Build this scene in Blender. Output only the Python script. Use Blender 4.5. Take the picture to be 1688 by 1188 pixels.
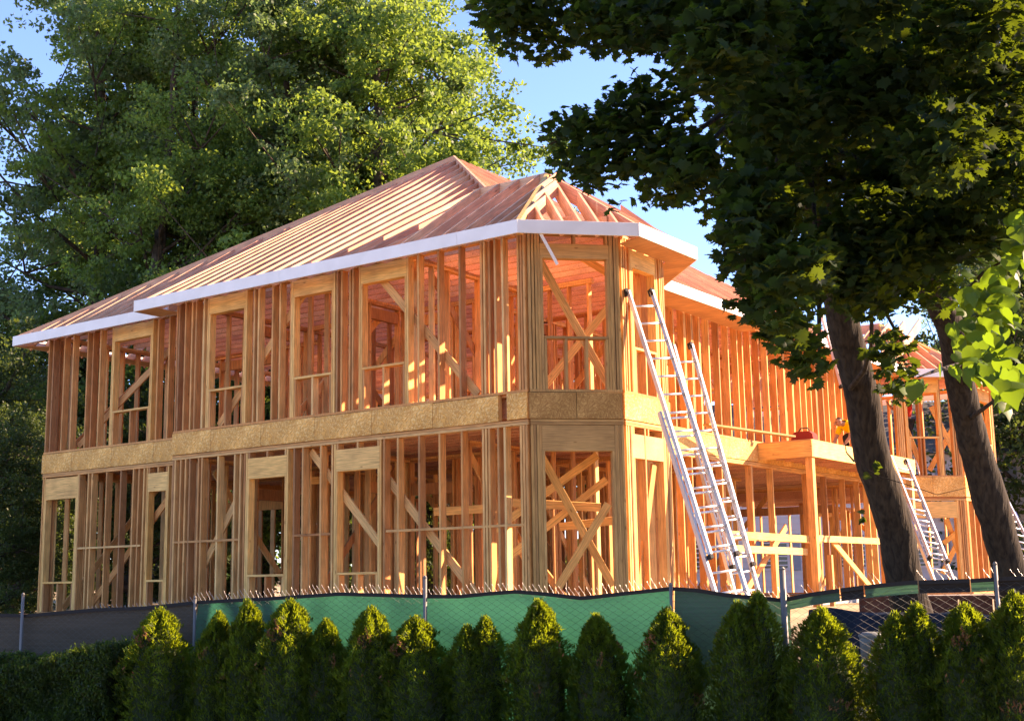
import bpy, bmesh, math, random
import numpy as np
from mathutils import Vector, Matrix, noise
R = math.radians
random.seed(7)
rng = np.random.default_rng(7)
for o in list(bpy.data.objects): bpy.data.objects.remove(o)
S = bpy.context.scene
COL = S.collection

# ------------------------------------------------------------------ camera
F = 2130.0; PW, PH = 1688, 1188
PITCH = math.atan(366 / F); ROLL = 0.0164; YAW = R(35.4)
f0 = Vector((-math.sin(YAW), math.cos(YAW), 0)); r0 = Vector((math.cos(YAW), math.sin(YAW), 0)); u0 = Vector((0, 0, 1))
FW = f0 * math.cos(PITCH) + u0 * math.sin(PITCH)
U_ = u0 * math.cos(PITCH) - f0 * math.sin(PITCH)
RT = r0 * math.cos(ROLL) - U_ * math.sin(ROLL)
UP = U_ * math.cos(ROLL) + r0 * math.sin(ROLL)
CAM = Vector((10.374, -14.959, 1.6))
cam = bpy.data.cameras.new('camera'); camo = bpy.data.objects.new('camera', cam); COL.objects.link(camo)
m = Matrix.Identity(4)
for i in range(3):
    m[i][0] = RT[i]; m[i][1] = UP[i]; m[i][2] = -FW[i]; m[i][3] = CAM[i]
camo.matrix_world = m
cam.sensor_width = 36; cam.lens = 36 * F / PW; cam.clip_start = .1; cam.clip_end = 2000
S.camera = camo

def at(px, py, d):
    "world point seen at photo pixel px, py at distance d along the view axis"
    return CAM + (FW + RT * ((px - PW / 2) / F) - UP * ((py - PH / 2) / F)) * d

# ------------------------------------------------------------------ light
SUN_EL, SUN_AZ = R(26.3), R(43.5)          # azimuth from +Y towards +X
w = bpy.data.worlds.new('World'); S.world = w; w.use_nodes = True
nt = w.node_tree; bg = nt.nodes['Background']
sky = nt.nodes.new('ShaderNodeTexSky'); sky.sky_type = 'NISHITA'; sky.sun_disc = False
sky.sun_elevation = SUN_EL; sky.sun_rotation = SUN_AZ; sky.air_density = 1.0; sky.dust_density = 0.2; sky.ozone_density = 8.0; sky.altitude = 1500
nt.links.new(sky.outputs[0], bg.inputs[0]); bg.inputs[1].default_value = 0.13
sl = bpy.data.lights.new('sun', 'SUN'); sl.energy = 5.0; sl.angle = R(.53); sl.color = (1.0, .86, .66)
so = bpy.data.objects.new('sun', sl); COL.objects.link(so)
sd = Vector((math.sin(SUN_AZ) * math.cos(SUN_EL), math.cos(SUN_AZ) * math.cos(SUN_EL), math.sin(SUN_EL)))
so.rotation_euler = sd.to_track_quat('Z', 'Y').to_euler()
S.view_settings.view_transform = 'Standard'; S.view_settings.look = 'None'; S.view_settings.gamma = 1
S.view_settings.exposure = 2.1; S.view_settings.use_curve_mapping = False
S.view_settings.use_white_balance = True; S.view_settings.white_balance_temperature = 8300; S.view_settings.white_balance_tint = 28
S.render.engine = 'CYCLES'
S.cycles.max_bounces = 10; S.cycles.diffuse_bounces = 6; S.cycles.transmission_bounces = 6

# ------------------------------------------------------------------ materials
def mat(name, col, rough=.8, metal=0., spec=.3):
    m = bpy.data.materials.new(name); m.use_nodes = True
    b = m.node_tree.nodes['Principled BSDF']
    b.inputs['Base Color'].default_value = (*col, 1); b.inputs['Roughness'].default_value = rough
    b.inputs['Metallic'].default_value = metal; b.inputs['Specular IOR Level'].default_value = spec
    return m
def ramp(nt, stops):
    r = nt.nodes.new('ShaderNodeValToRGB'); e = r.color_ramp.elements
    while len(e) < len(stops): e.new(.5)
    for k, (p, c) in enumerate(stops): e[k].position = p; e[k].color = (*c, 1)
    return r
def rand_value(nt):
    oi = nt.nodes.new('ShaderNodeObjectInfo'); ge = nt.nodes.new('ShaderNodeNewGeometry')
    a = nt.nodes.new('ShaderNodeMath'); a.operation = 'ADD'
    nt.links.new(oi.outputs['Random'], a.inputs[0]); nt.links.new(ge.outputs['Random Per Island'], a.inputs[1])
    fr = nt.nodes.new('ShaderNodeMath'); fr.operation = 'FRACT'; nt.links.new(a.outputs[0], fr.inputs[0])
    return fr.outputs[0]
def mixcol(nt, mode, fac, a, b):
    n = nt.nodes.new('ShaderNodeMix'); n.data_type = 'RGBA'; n.blend_type = mode
    for s, v in ((0, fac), (6, a), (7, b)):
        if isinstance(v, bpy.types.NodeSocket): nt.links.new(v, n.inputs[s])
        elif s == 0: n.inputs[0].default_value = v
        else: n.inputs[s].default_value = (*v, 1)
    return n.outputs[2]
def wood(name, tones, grain=.35, coord='Object', axis=2, knots=True):
    m = mat(name, (.5, .3, .15), .78, 0, .25); nt = m.node_tree; b = nt.nodes['Principled BSDF']
    rp = ramp(nt, [(i / (len(tones) - 1), t) for i, t in enumerate(tones)])
    rp.color_ramp.interpolation = 'LINEAR'
    rv = rand_value(nt); nt.links.new(rv, rp.inputs[0])
    tc = nt.nodes.new('ShaderNodeTexCoord'); mp = nt.nodes.new('ShaderNodeMapping')
    sc = [1, 1, 1]; sc[axis] = .06
    mp.inputs['Scale'].default_value = sc
    off = nt.nodes.new('ShaderNodeVectorMath'); off.operation = 'ADD'
    cx = nt.nodes.new('ShaderNodeCombineXYZ'); ml = nt.nodes.new('ShaderNodeMath'); ml.operation = 'MULTIPLY'; ml.inputs[1].default_value = 37
    nt.links.new(rv, ml.inputs[0]); nt.links.new(ml.outputs[0], cx.inputs[0]); nt.links.new(ml.outputs[0], cx.inputs[2])
    nt.links.new(tc.outputs[coord], off.inputs[0]); nt.links.new(cx.outputs[0], off.inputs[1])
    nt.links.new(off.outputs[0], mp.inputs[0])
    n1 = nt.nodes.new('ShaderNodeTexNoise'); n1.inputs['Scale'].default_value = 60; n1.inputs['Detail'].default_value = 4
    nt.links.new(mp.outputs[0], n1.inputs[0])
    g = ramp(nt, [(.3, (1 - grain,) * 3), (.7, (1.12,) * 3)]); nt.links.new(n1.outputs[0], g.inputs[0])
    c = mixcol(nt, 'MULTIPLY', 1.0, rp.outputs[0], g.outputs[0])
    n2 = nt.nodes.new('ShaderNodeTexNoise'); n2.inputs['Scale'].default_value = 2.3; n2.inputs['Detail'].default_value = 3
    nt.links.new(off.outputs[0], n2.inputs[0])
    g2 = ramp(nt, [(.35, (.78, .74, .72)), (.65, (1.08, 1.06, 1.02))]); nt.links.new(n2.outputs[0], g2.inputs[0])
    c = mixcol(nt, 'MULTIPLY', .8, c, g2.outputs[0])
    if knots:
        mp2 = nt.nodes.new('ShaderNodeMapping'); s2 = [7, 7, 7]; s2[axis] = 2.6; mp2.inputs['Scale'].default_value = s2
        nt.links.new(off.outputs[0], mp2.inputs[0])
        v = nt.nodes.new('ShaderNodeTexVoronoi'); v.inputs['Scale'].default_value = 1.0; nt.links.new(mp2.outputs[0], v.inputs[0])
        k = ramp(nt, [(.03, (.42, .3, .24)), (.11, (1, 1, 1))]); nt.links.new(v.outputs[0], k.inputs[0])
        c = mixcol(nt, 'MULTIPLY', .85, c, k.outputs[0])
    nt.links.new(c, b.inputs['Base Color'])
    bp = nt.nodes.new('ShaderNodeBump'); bp.inputs['Strength'].default_value = .15; bp.inputs['Distance'].default_value = .004
    nt.links.new(n1.outputs[0], bp.inputs['Height']); nt.links.new(bp.outputs[0], b.inputs['Normal'])
    return m
M = {}
FIR = [(.72, .31, .10), (.84, .46, .17), (.54, .21, .07), (.88, .54, .22), (.76, .35, .12), (.42, .19, .08), (.84, .42, .15)]
M['stud'] = wood('fir_lumber', FIR)
M['yellow'] = wood('pine_header', [(.88, .47, .14), (.92, .54, .19), (.80, .39, .12)])
M['old'] = wood('weathered_lumber', [(.46, .25, .09), (.56, .33, .12), (.38, .21, .08), (.60, .36, .14)], .3)  # darker tones: shade of the corner put into the lumber colour
M['raft'] = wood('rafter_lumber', [(.74, .38, .23), (.80, .45, .28), (.64, .31, .20), (.80, .49, .30)], .3, axis=0)
M['ply'] = wood('fir_plywood', [(.62, .31, .14), (.66, .35, .17)], .25, axis=0, knots=False)
def osb(name, a, b_, c_):
    m = mat(name, a, .85, 0, .2); nt = m.node_tree; b = nt.nodes['Principled BSDF']
    tc = nt.nodes.new('ShaderNodeTexCoord')
    v = nt.nodes.new('ShaderNodeTexVoronoi'); v.inputs['Scale'].default_value = 22
    n0 = nt.nodes.new('ShaderNodeTexNoise'); n0.inputs['Scale'].default_value = 5
    ad = nt.nodes.new('ShaderNodeVectorMath'); ad.operation = 'ADD'
    nt.links.new(tc.outputs['Object'], ad.inputs[0]); nt.links.new(n0.outputs['Color'], ad.inputs[1]); nt.links.new(tc.outputs['Object'], n0.inputs[0])
    nt.links.new(ad.outputs[0], v.inputs[0])
    sp = nt.nodes.new('ShaderNodeSeparateColor'); nt.links.new(v.outputs['Color'], sp.inputs[0])
    r = ramp(nt, [(0, a), (.5, b_), (1, c_)]); nt.links.new(sp.outputs[0], r.inputs[0])
    n = nt.nodes.new('ShaderNodeTexNoise'); n.inputs['Scale'].default_value = 2; n.inputs['Detail'].default_value = 4
    nt.links.new(tc.outputs['Object'], n.inputs[0])
    r2 = ramp(nt, [(.35, (.80, .76, .72)), (.62, (1.05, 1.05, 1.05))]); nt.links.new(n.outputs[0], r2.inputs[0])
    nt.links.new(mixcol(nt, 'MULTIPLY', 1, r.outputs[0], r2.outputs[0]), b.inputs['Base Color'])
    return m
M['osb'] = osb('strand_board', (.92, .48, .13), (.62, .27, .07), (.95, .62, .24))
M['osbold'] = osb('weathered_strand_board', (.44, .24, .08), (.30, .15, .05), (.54, .32, .11))  # corner band: strand board with its shade put into the colour
def noisy(name, a, b_, scale=3, rough=.9, bump=.3, spec=.2, coord='Object', dist=.02):
    m = mat(name, a, rough, 0, spec); nt = m.node_tree; b = nt.nodes['Principled BSDF']
    tc = nt.nodes.new('ShaderNodeTexCoord'); n = nt.nodes.new('ShaderNodeTexNoise'); n.inputs['Scale'].default_value = scale; n.inputs['Detail'].default_value = 6
    nt.links.new(tc.outputs[coord], n.inputs[0]); r = ramp(nt, [(.35, a), (.65, b_)]); nt.links.new(n.outputs[0], r.inputs[0])
    nt.links.new(r.outputs[0], b.inputs['Base Color'])
    bp = nt.nodes.new('ShaderNodeBump'); bp.inputs['Strength'].default_value = bump; bp.inputs['Distance'].default_value = dist
    nt.links.new(n.outputs[0], bp.inputs['Height']); nt.links.new(bp.outputs[0], b.inputs['Normal'])
    return m
M['white'] = noisy('white_fascia_paint', (.84, .80, .75), (.76, .72, .67), 2.2, .5, .15, dist=.004)
M['ground'] = noisy('dry_site_dirt', (.26, .19, .11), (.40, .31, .19), .6, 1, .6)
M['concrete'] = noisy('concrete', (.30, .28, .26), (.40, .38, .35), 4)
M['alu'] = mat('aluminium', (.66, .67, .70), .42, .75)
M['galv'] = mat('galvanised_steel', (.17, .16, .15), .6, .5)
M['wire'] = mat('dull_fence_wire', (.10, .10, .09), .6, .4)
M['wireend'] = mat('galvanised_wire_ends', (.6, .55, .5), .45, .5)  # same wire as the mesh, sunlit brightness put into the colour
M['redsteel'] = mat('red_primer_steel', (.16, .035, .02), .6)
M['black'] = mat('black_rubber', (.015, .015, .015), .7)
M['blue'] = mat('blue_plastic', (.02, .04, .2), .5)
def leafmat(name, cols, tr, trf=.45, rough=.5, spec=.2):
    m = bpy.data.materials.new(name); m.use_nodes = True; nt = m.node_tree
    b = nt.nodes['Principled BSDF']; b.inputs['Roughness'].default_value = rough; b.inputs['Specular IOR Level'].default_value = spec
    rv = rand_value(nt)
    r = ramp(nt, [(i / (len(cols) - 1), c) for i, c in enumerate(cols)]); nt.links.new(rv, r.inputs[0])
    nt.links.new(r.outputs[0], b.inputs['Base Color'])
    t = nt.nodes.new('ShaderNodeBsdfTranslucent')
    hs = mixcol(nt, 'MIX', .75, r.outputs[0], tr); nt.links.new(hs, t.inputs[0])
    mx = nt.nodes.new('ShaderNodeMixShader'); mx.inputs[0].default_value = trf
    nt.links.new(b.outputs[0], mx.inputs[1]); nt.links.new(t.outputs[0], mx.inputs[2])
    nt.links.new(mx.outputs[0], nt.nodes['Material Output'].inputs[0])
    return m
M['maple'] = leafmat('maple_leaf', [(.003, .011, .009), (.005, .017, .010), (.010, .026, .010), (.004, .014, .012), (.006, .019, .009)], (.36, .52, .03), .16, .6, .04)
M['bgleaf'] = leafmat('woodland_leaf', [(.04, .09, .022), (.09, .16, .03), (.03, .07, .03), (.12, .19, .045), (.06, .125, .03)], (.36, .50, .06), .44)
M['bgleaf2'] = leafmat('poplar_leaf', [(.05, .085, .04), (.10, .145, .06), (.04, .075, .045), (.13, .17, .075)], (.28, .44, .10), .42)
M['under'] = leafmat('understory_leaf', [(.018, .035, .01), (.03, .05, .014), (.024, .04, .012)], (.22, .30, .04), .3)  # deep shade behind the house put into the leaf colour
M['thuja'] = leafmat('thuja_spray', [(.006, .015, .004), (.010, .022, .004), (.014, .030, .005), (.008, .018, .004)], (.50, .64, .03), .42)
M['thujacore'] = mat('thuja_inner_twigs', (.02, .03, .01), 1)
M['thujabrown'] = mat('dead_thuja_spray', (.16, .07, .03), .9)
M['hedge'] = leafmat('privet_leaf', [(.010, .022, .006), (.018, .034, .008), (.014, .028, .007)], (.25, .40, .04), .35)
M['bark'] = noisy('maple_bark', (.014, .010, .007), (.04, .03, .02), 22, .95, .9, dist=.03)
M['bark'].node_tree.nodes['Noise Texture'].inputs['Distortion'].default_value = .4
mpn = M['bark'].node_tree.nodes.new('ShaderNodeMapping'); mpn.inputs['Scale'].default_value = (1, 1, .18)
M['bark'].node_tree.links.new(M['bark'].node_tree.nodes['Texture Coordinate'].outputs['Object'], mpn.inputs[0])
M['bark'].node_tree.links.new(mpn.outputs[0], M['bark'].node_tree.nodes['Noise Texture'].inputs[0])
M['bark2'] = noisy('woodland_bark', (.03, .022, .016), (.08, .06, .045), 6)
def cloth(name, a, b_, tr, trf):
    m = bpy.data.materials.new(name); m.use_nodes = True; nt = m.node_tree; b = nt.nodes['Principled BSDF']
    b.inputs['Roughness'].default_value = .75
    tc = nt.nodes.new('ShaderNodeTexCoord'); mp = nt.nodes.new('ShaderNodeMapping'); mp.inputs['Scale'].default_value = (.5, .5, 22)
    n = nt.nodes.new('ShaderNodeTexNoise'); n.inputs['Scale'].default_value = 2.2; n.inputs['Detail'].default_value = 5
    nt.links.new(tc.outputs['Object'], mp.inputs[0]); nt.links.new(mp.outputs[0], n.inputs[0])
    r = ramp(nt, [(.35, a), (.65, b_)]); nt.links.new(n.outputs[0], r.inputs[0]); nt.links.new(r.outputs[0], b.inputs['Base Color'])
    t = nt.nodes.new('ShaderNodeBsdfTranslucent'); t.inputs[0].default_value = (*tr, 1)
    mx = nt.nodes.new('ShaderNodeMixShader'); mx.inputs[0].default_value = trf
    nt.links.new(b.outputs[0], mx.inputs[1]); nt.links.new(t.outputs[0], mx.inputs[2]); nt.links.new(mx.outputs[0], nt.nodes['Material Output'].inputs[0])
    return m
M['green'] = cloth('green_screen_cloth', (.018, .07, .04), (.032, .11, .065), (.03, .20, .115), .36)
M['dgreen'] = cloth('faded_green_screen_cloth', (.035, .085, .05), (.05, .11, .065), (.05, .14, .08), .3)
M['char'] = cloth('charcoal_screen_cloth', (.045, .034, .020), (.075, .056, .036), (.10, .08, .05), .2)
M['hem'] = mat('black_hem_tape', (.018, .015, .014), .8)
M['skin'] = mat('skin', (.36, .19, .12), .6)
M['red'] = mat('red_shirt', (.55, .03, .015), .85); M['yel'] = mat('yellow_shirt', (.70, .52, .02), .85)
M['dark'] = mat('dark_trousers', (.02, .018, .018), .9); M['hair'] = mat('dark_hair', (.02, .012, .008), .7)

# ------------------------------------------------------------------ helpers
def tag(o, label=None, cat=None, group=None, kind=None):
    if label: o['label'] = label
    if cat: o['category'] = cat
    if group: o['group'] = group
    if kind: o['kind'] = kind
    return o
def empty(name, loc, label, cat, group=None):
    o = bpy.data.objects.new(name, None); COL.objects.link(o); o.location = loc
    o.empty_display_size = .2
    return tag(o, label, cat, group)
def link(name, me, material=None, parent=None, mw=None):
    o = bpy.data.objects.new(name, me); COL.objects.link(o)
    if material and not me.materials: me.materials.append(material)
    if mw is not None: o.matrix_world = mw
    if parent is not None:
        o.parent = parent
        o.matrix_parent_inverse = world_of(parent).inverted()
    return o
WM = {}
def world_of(o):
    if o.parent is None: return o.matrix_basis.copy()
    return world_of(o.parent) @ o.matrix_parent_inverse @ o.matrix_basis
def mesh_np(name, v, f, smooth=False, material=None, matidx=None, mats=None):
    me = bpy.data.meshes.new(name); v = np.asarray(v, dtype=np.float32); f = np.asarray(f, dtype=np.int32)
    k = f.shape[1]
    me.vertices.add(len(v)); me.vertices.foreach_set('co', v.ravel())
    me.loops.add(f.size); me.loops.foreach_set('vertex_index', f.ravel())
    me.polygons.add(len(f)); me.polygons.foreach_set('loop_start', np.arange(0, f.size, k, dtype=np.int32))
    if matidx is not None: me.polygons.foreach_set('material_index', np.asarray(matidx, dtype=np.int32))
    if smooth: me.polygons.foreach_set('use_smooth', np.ones(len(f), dtype=bool))
    me.update(calc_edges=True)
    for mt in (mats or ([material] if material else [])): me.materials.append(mt)
    return me
class MB:
    "collects boxes, boards and prisms for ONE mesh"
    def __init__(s): s.v = []; s.f = []
    def box(s, c, sx, sy, sz, rot=None):
        b = len(s.v)
        for dx, dy, dz in ((-1,-1,-1),(1,-1,-1),(1,1,-1),(-1,1,-1),(-1,-1,1),(1,-1,1),(1,1,1),(-1,1,1)):
            p = Vector((dx * sx / 2, dy * sy / 2, dz * sz / 2))
            if rot: p = rot @ p
            s.v.append(tuple(p + Vector(c)))
        s.f += [tuple(b + i for i in q) for q in ((0,3,2,1),(4,5,6,7),(0,1,5,4),(1,2,6,5),(2,3,7,6),(3,0,4,7))]
    def board(s, a, b, w, d, side=None):
        a = Vector(a); b = Vector(b); z = (b - a); L = z.length; rot = frame(z, side)
        s.box((a + b) / 2, w, d, L, rot)
    def prism(s, poly, off):
        "poly: list of 3-D points, extruded by vector off"
        b = len(s.v); n = len(poly); off = Vector(off)
        s.v += [tuple(p) for p in poly] + [tuple(Vector(p) + off) for p in poly]
        s.f.append(tuple(range(b, b + n))[::-1]); s.f.append(tuple(range(b + n, b + 2 * n)))
        for i in range(n): s.f.append((b + i, b + (i + 1) % n, b + n + (i + 1) % n, b + n + i))
    def tube(s, pts, rad, n=8, cap=True):
        pts = [Vector(p) for p in pts]; rad = rad if hasattr(rad, '__len__') else [rad] * len(pts)
        b = len(s.v); prev = None
        for i, p in enumerate(pts):
            t = (pts[min(i + 1, len(pts) - 1)] - pts[max(i - 1, 0)]).normalized()
            if prev is None: x = t.orthogonal().normalized()
            else: x = (prev - t * prev.dot(t)).normalized()
            prev = x; y = t.cross(x)
            for k in range(n):
                a = 2 * math.pi * k / n; s.v.append(tuple(p + (x * math.cos(a) + y * math.sin(a)) * rad[i]))
        for i in range(len(pts) - 1):
            for k in range(n):
                s.f.append((b + i * n + k, b + i * n + (k + 1) % n, b + (i + 1) * n + (k + 1) % n, b + (i + 1) * n + k))
        if cap:
            s.f.append(tuple(range(b, b + n))[::-1]); e = b + (len(pts) - 1) * n; s.f.append(tuple(range(e, e + n)))
    def build(s, name, material, parent=None, smooth=False, kind=None):
        me = bpy.data.meshes.new(name); me.from_pydata(s.v, [], s.f); me.materials.append(material)
        if smooth: me.polygons.foreach_set('use_smooth', [True] * len(me.polygons))
        o = link(name, me, None, parent)
        if kind: o['kind'] = kind
        return o
def frame(z, side=None):
    z = Vector(z).normalized()
    x = Vector(side) if side is not None else (Vector((0, 0, 1)).cross(z) if abs(z.z) < .95 else Vector((1, 0, 0)))
    x = (x - z * x.dot(z)).normalized(); y = z.cross(x)
    return Matrix((x, y, z)).transposed()
LC = {}
def lumber(name, a, b, w, d, material, parent, side=None, kind=None):
    "one board from a to b: w across 'side', d across the third direction; alike boards share a mesh"
    a = Vector(a); b = Vector(b); L = (b - a).length
    key = (round(L, 2), w, d, material.name)
    if key not in LC:
        k = MB(); c = .0025
        # lightly eased edges
        hx, hy = w / 2, d / 2
        ring = [(-hx + c, -hy), (hx - c, -hy), (hx, -hy + c), (hx, hy - c), (hx - c, hy), (-hx + c, hy), (-hx, hy - c), (-hx, -hy + c)]
        k.prism([Vector((p[0], p[1], -L / 2)) for p in ring], (0, 0, L))
        me = bpy.data.meshes.new(name); me.from_pydata(k.v, [], k.f); me.materials.append(material); LC[key] = me
    mw = Matrix.Translation((a + b) / 2) @ frame(b - a, side).to_4x4()
    o = link(name, LC[key], None, parent, mw)
    if kind: o['kind'] = kind
    return o

# ------------------------------------------------------------------ ground
def smooth(t): t = max(0., min(1., t)); return t * t * (3 - 2 * t)
def gz(x, y):
    s = (x - 0) * .265 + (y + 2.36) * -.964
    z = -.12 + 1.15 * smooth((-s - .1) / 1.9)
    dd = math.hypot(x + 4, y - 6)
    if dd > 40: z += min((dd - 40) * .02, 2.0)
    return z
n = 150; ax = [(abs(t) ** 2.6) * (1 if t > 0 else -1) * 900 for t in np.linspace(-1, 1, n)]
vv = [(x, y + -2, gz(x, y - 2) + .05 * noise.noise((x * .7, y * .7, 0)) * (1 if abs(x) < 60 else 0)) for y in ax for x in ax]
ff = [(j * n + i, j * n + i + 1, (j + 1) * n + i + 1, (j + 1) * n + i) for j in range(n - 1) for i in range(n - 1)]
g = link('ground', mesh_np('ground', vv, ff, True, M['ground'])); tag(g, kind='structure')

# ------------------------------------------------------------------ the house
Z1, Z2, ZO0, ZW = 1.15, 4.27, 3.89, 6.60      # lower floor, top of rim band, bottom of rim band, top of upper studs
house = empty('unfinished_house', (0, 0, 1.0), 'two storey house of bare orange timber framing, no roof covering yet, white fascia boards', 'house')
fd = MB()
LD = Vector((-1, 0, 0))
def V2(p, z): return Vector((p[0], p[1], z))
def wall(o, d, L, nrm, z0, z1, studs, openings=(), rail=None, m='stud', hm='yellow', top=2, name='wall_frame', depth=.14, braces=()):
    """one framed wall: plates (the part) with studs, headers, sills as its own pieces. u runs from o along d."""
    o = Vector((o[0], o[1], 0)); d = Vector((d[0], d[1], 0)).normalized(); nrm = Vector((nrm[0], nrm[1], 0)).normalized()
    P = lambda u, z, back=depth / 2: o + d * u - nrm * back + Vector((0, 0, z))
    k = MB()
    k.board(P(0, z0 + .02), P(L, z0 + .02), depth, .038, nrm)
    wf = k.build(name, M[m], house)
    for t in range(top): lumber('top_plate', P(0, z1 - .02 - t * .041), P(L, z1 - .02 - t * .041), depth, .038, M[m], wf, nrm)
    zt = z1 - .041 * top - .001; zb = z0 + .04
    for i, u in enumerate(studs):
        j = random.uniform(-.004, .004)
        lumber('stud', P(u, zb, depth / 2 - j), P(u, zt, depth / 2 - j), .037, depth - .006, M[m], wf, d)
    for op in openings:
        u0, u1, zs, zh0, zh1 = op[:5]; cr = op[5] if len(op) > 5 else 0
        for s, u in ((1, u0), (-1, u1)):
            lumber('king_stud', P(u - s * .02, zb), P(u - s * .02, zt), .037, depth - .004, M[hm if m == 'stud' else m], wf, d)
            if zh0: lumber('jack_stud', P(u + s * .02, zb), P(u + s * .02, zh0 - .001), .037, depth - .004, M[hm if m == 'stud' else m], wf, d)
        if zh0:
            b = lumber('header', P(u0 + .002, (zh0 + zh1) / 2), P(u1 - .002, (zh0 + zh1) / 2), .13, zh1 - zh0, M[op[6] if len(op) > 6 else hm], wf, nrm)
            if zt - zh1 > .08:
                for q in range(3):
                    u = u0 + .03 + (u1 - u0 - .06) * q / 2
                    lumber('cripple_stud', P(u, zh1 + .002), P(u, zt), .037, depth - .01, M[m], wf, d)
        if zs:
            lumber('window_sill', P(u0 + .042, zs - .02), P(u1 - .042, zs - .02), depth - .002, .037, M[hm if m == 'stud' else m], wf, nrm)
            nn = cr or 3
            for q in range(nn):
                u = u0 + .062 + (u1 - u0 - .124) * q / (nn - 1)
                lumber('cripple_stud', P(u, zb), P(u, zs - .041), .037, depth - .01, M[m], wf, d)
    if rail:
        for ra, rb, z in rail:
            lumber('blocking', P(ra, z, .045), P(rb, z, .045), .085, .036, M[m], wf, nrm)
    for (ua, za, ub, zb_, bk) in braces:
        lumber('diagonal_brace', P(ua, za, bk), P(ub, zb_, bk), .036, .13, M[m], wf, nrm)
    return wf
def xs(*a): return [-x for x in a]
# main front wall, upper and lower (u = -x)
wall((0, 0), (-1, 0), 7.6, (0, -1), 4.275, 6.68,
     xs(-7.57, -7.52, -7.35, -7.18, -7.07, -6.87, -5.61, -5.5, -5.17, -4.99, -4.74, -3.7, -3.6, -3.42, -3.36, -2.01, -1.61, -1.2, -.80, -.745, -.65, -.55, -.41, -.13, -.08, -.03),
     [(5.82, 6.74, 4.97, 6.30, 6.59), (3.78, 4.69, 4.97, 6.31, 6.59), (2.24, 3.19, 4.97, 6.31, 6.59)], name='upper_front_wall',
     braces=[(1.0, 4.35, 3.0, 6.5, .17), (4.5, 6.5, 6.6, 4.35, .17)])
wall((0, 0), (-1, 0), 7.6, (0, -1), Z1, 3.885,
     xs(-7.57, -7.52, -7.38, -7.25, -7.14, -6.92, -6.83, -6.43, -6.02, -5.88, -5.77, -4.62, -4.43, -4.03, -3.78, -2.70, -2.42, -2.0, -1.61, -1.19, -.80, -.745, -.69, -.53, -.41, -.13, -.08, -.03),
     [(4.79, 5.70, 1.80, 3.365, 3.71), (2.79, 3.70, 1.80, 3.365, 3.71)], rail=[(.1, 2.66, 2.40), (3.8, 4.6, 2.40), (5.9, 7.5, 2.38)], name='lower_front_wall',
     braces=[(.9, 1.25, 2.75, 3.2, .17), (2.9, 2.2, 4.4, 3.75, .17), (6.0, 3.2, 7.4, 1.3, .17)])
# set-back left part
wall((-7.76, .6), (-1, 0), 4.46, (0, -1), 4.275, 6.68,
     [x - 7.76 for x in (12.19, 12.04, 11.68, 11.39, 10.93, 10.76, 10.53, 8.82, 8.5, 8.2, 7.9)],
     [(1.24, 2.38, 4.96, 6.31, 6.59)], name='upper_setback_wall', braces=[(.3, 6.4, 3.6, 4.4, .2)])
wall((-7.76, .6), (-1, 0), 4.46, (0, -1), Z1, 3.885,
     [x - 7.76 for x in (12.19, 11.03, 10.75, 10.64, 10.2, 9.78, 9.41, 9.25, 9.1, 8.3, 8.1, 7.9)],
     [(.68, 1.23, 1.76, 3.36, 3.70, 2), (3.33, 4.35, 1.765, 3.36, 3.78)], rail=[(1.4, 3.25, 2.385)], name='lower_setback_wall',
     braces=[(3.1, 1.25, .9, 3.2, .2)])
# returns
for za, zb, nm in ((4.275, 6.68, 'upper_return_wall'), (Z1, 3.885, 'lower_return_wall')):
    wall((-7.61, .16), (0, 1), .42, (-1, 0), za, zb, [.05, .37], name=nm)
    wall((-12.22, .76), (0, 1), 11.2, (-1, 0), za, zb, [.05, .1] + [.4 + .406 * i for i in range(26)], name='left_side_wall', braces=[(.3, za + .1, 2.6, zb - .1, .2)])
# chamfered corner walls (their shade is put into the wood colour)
D45 = (1, 1); N45 = (1, -1)
A1 = (.03, .03)
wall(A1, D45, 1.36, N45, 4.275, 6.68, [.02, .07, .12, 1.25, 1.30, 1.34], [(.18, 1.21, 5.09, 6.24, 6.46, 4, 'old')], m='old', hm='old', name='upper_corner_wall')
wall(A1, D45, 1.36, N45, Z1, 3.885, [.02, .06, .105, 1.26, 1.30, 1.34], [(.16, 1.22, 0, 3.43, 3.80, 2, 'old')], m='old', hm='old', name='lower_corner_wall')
# turret side face and back chamfer
wall((.99, 1.05), (0, 1), 1.30, (1, 0), 4.275, 6.68, [.03, .08, .16, .26, 1.06, 1.16, 1.22, 1.27], [(.3, 1.03, 5.0, 6.2, 6.5)], name='upper_side_wall')
wall((.99, 1.05), (0, 1), 1.30, (1, 0), Z1, 3.885, [.03, .08, .14, .55, 1.16, 1.22, 1.27], [(.2, 1.12, 0, 3.35, 3.70, 2, 'ply')], name='lower_side_wall', braces=[(.3, 1.2, .95, 3.3, .1)])
for za, zb, nm in ((4.275, 6.68, 'upper_back_chamfer_wall'), (Z1, 3.885, 'lower_back_chamfer_wall')):
    wall((.96, 2.42), (-1, 1), 2.15, (1, 1), za, zb, [.03, .08, .13, .5, .9, 1.3, 1.7, 2.05, 2.11], name=nm)
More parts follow.
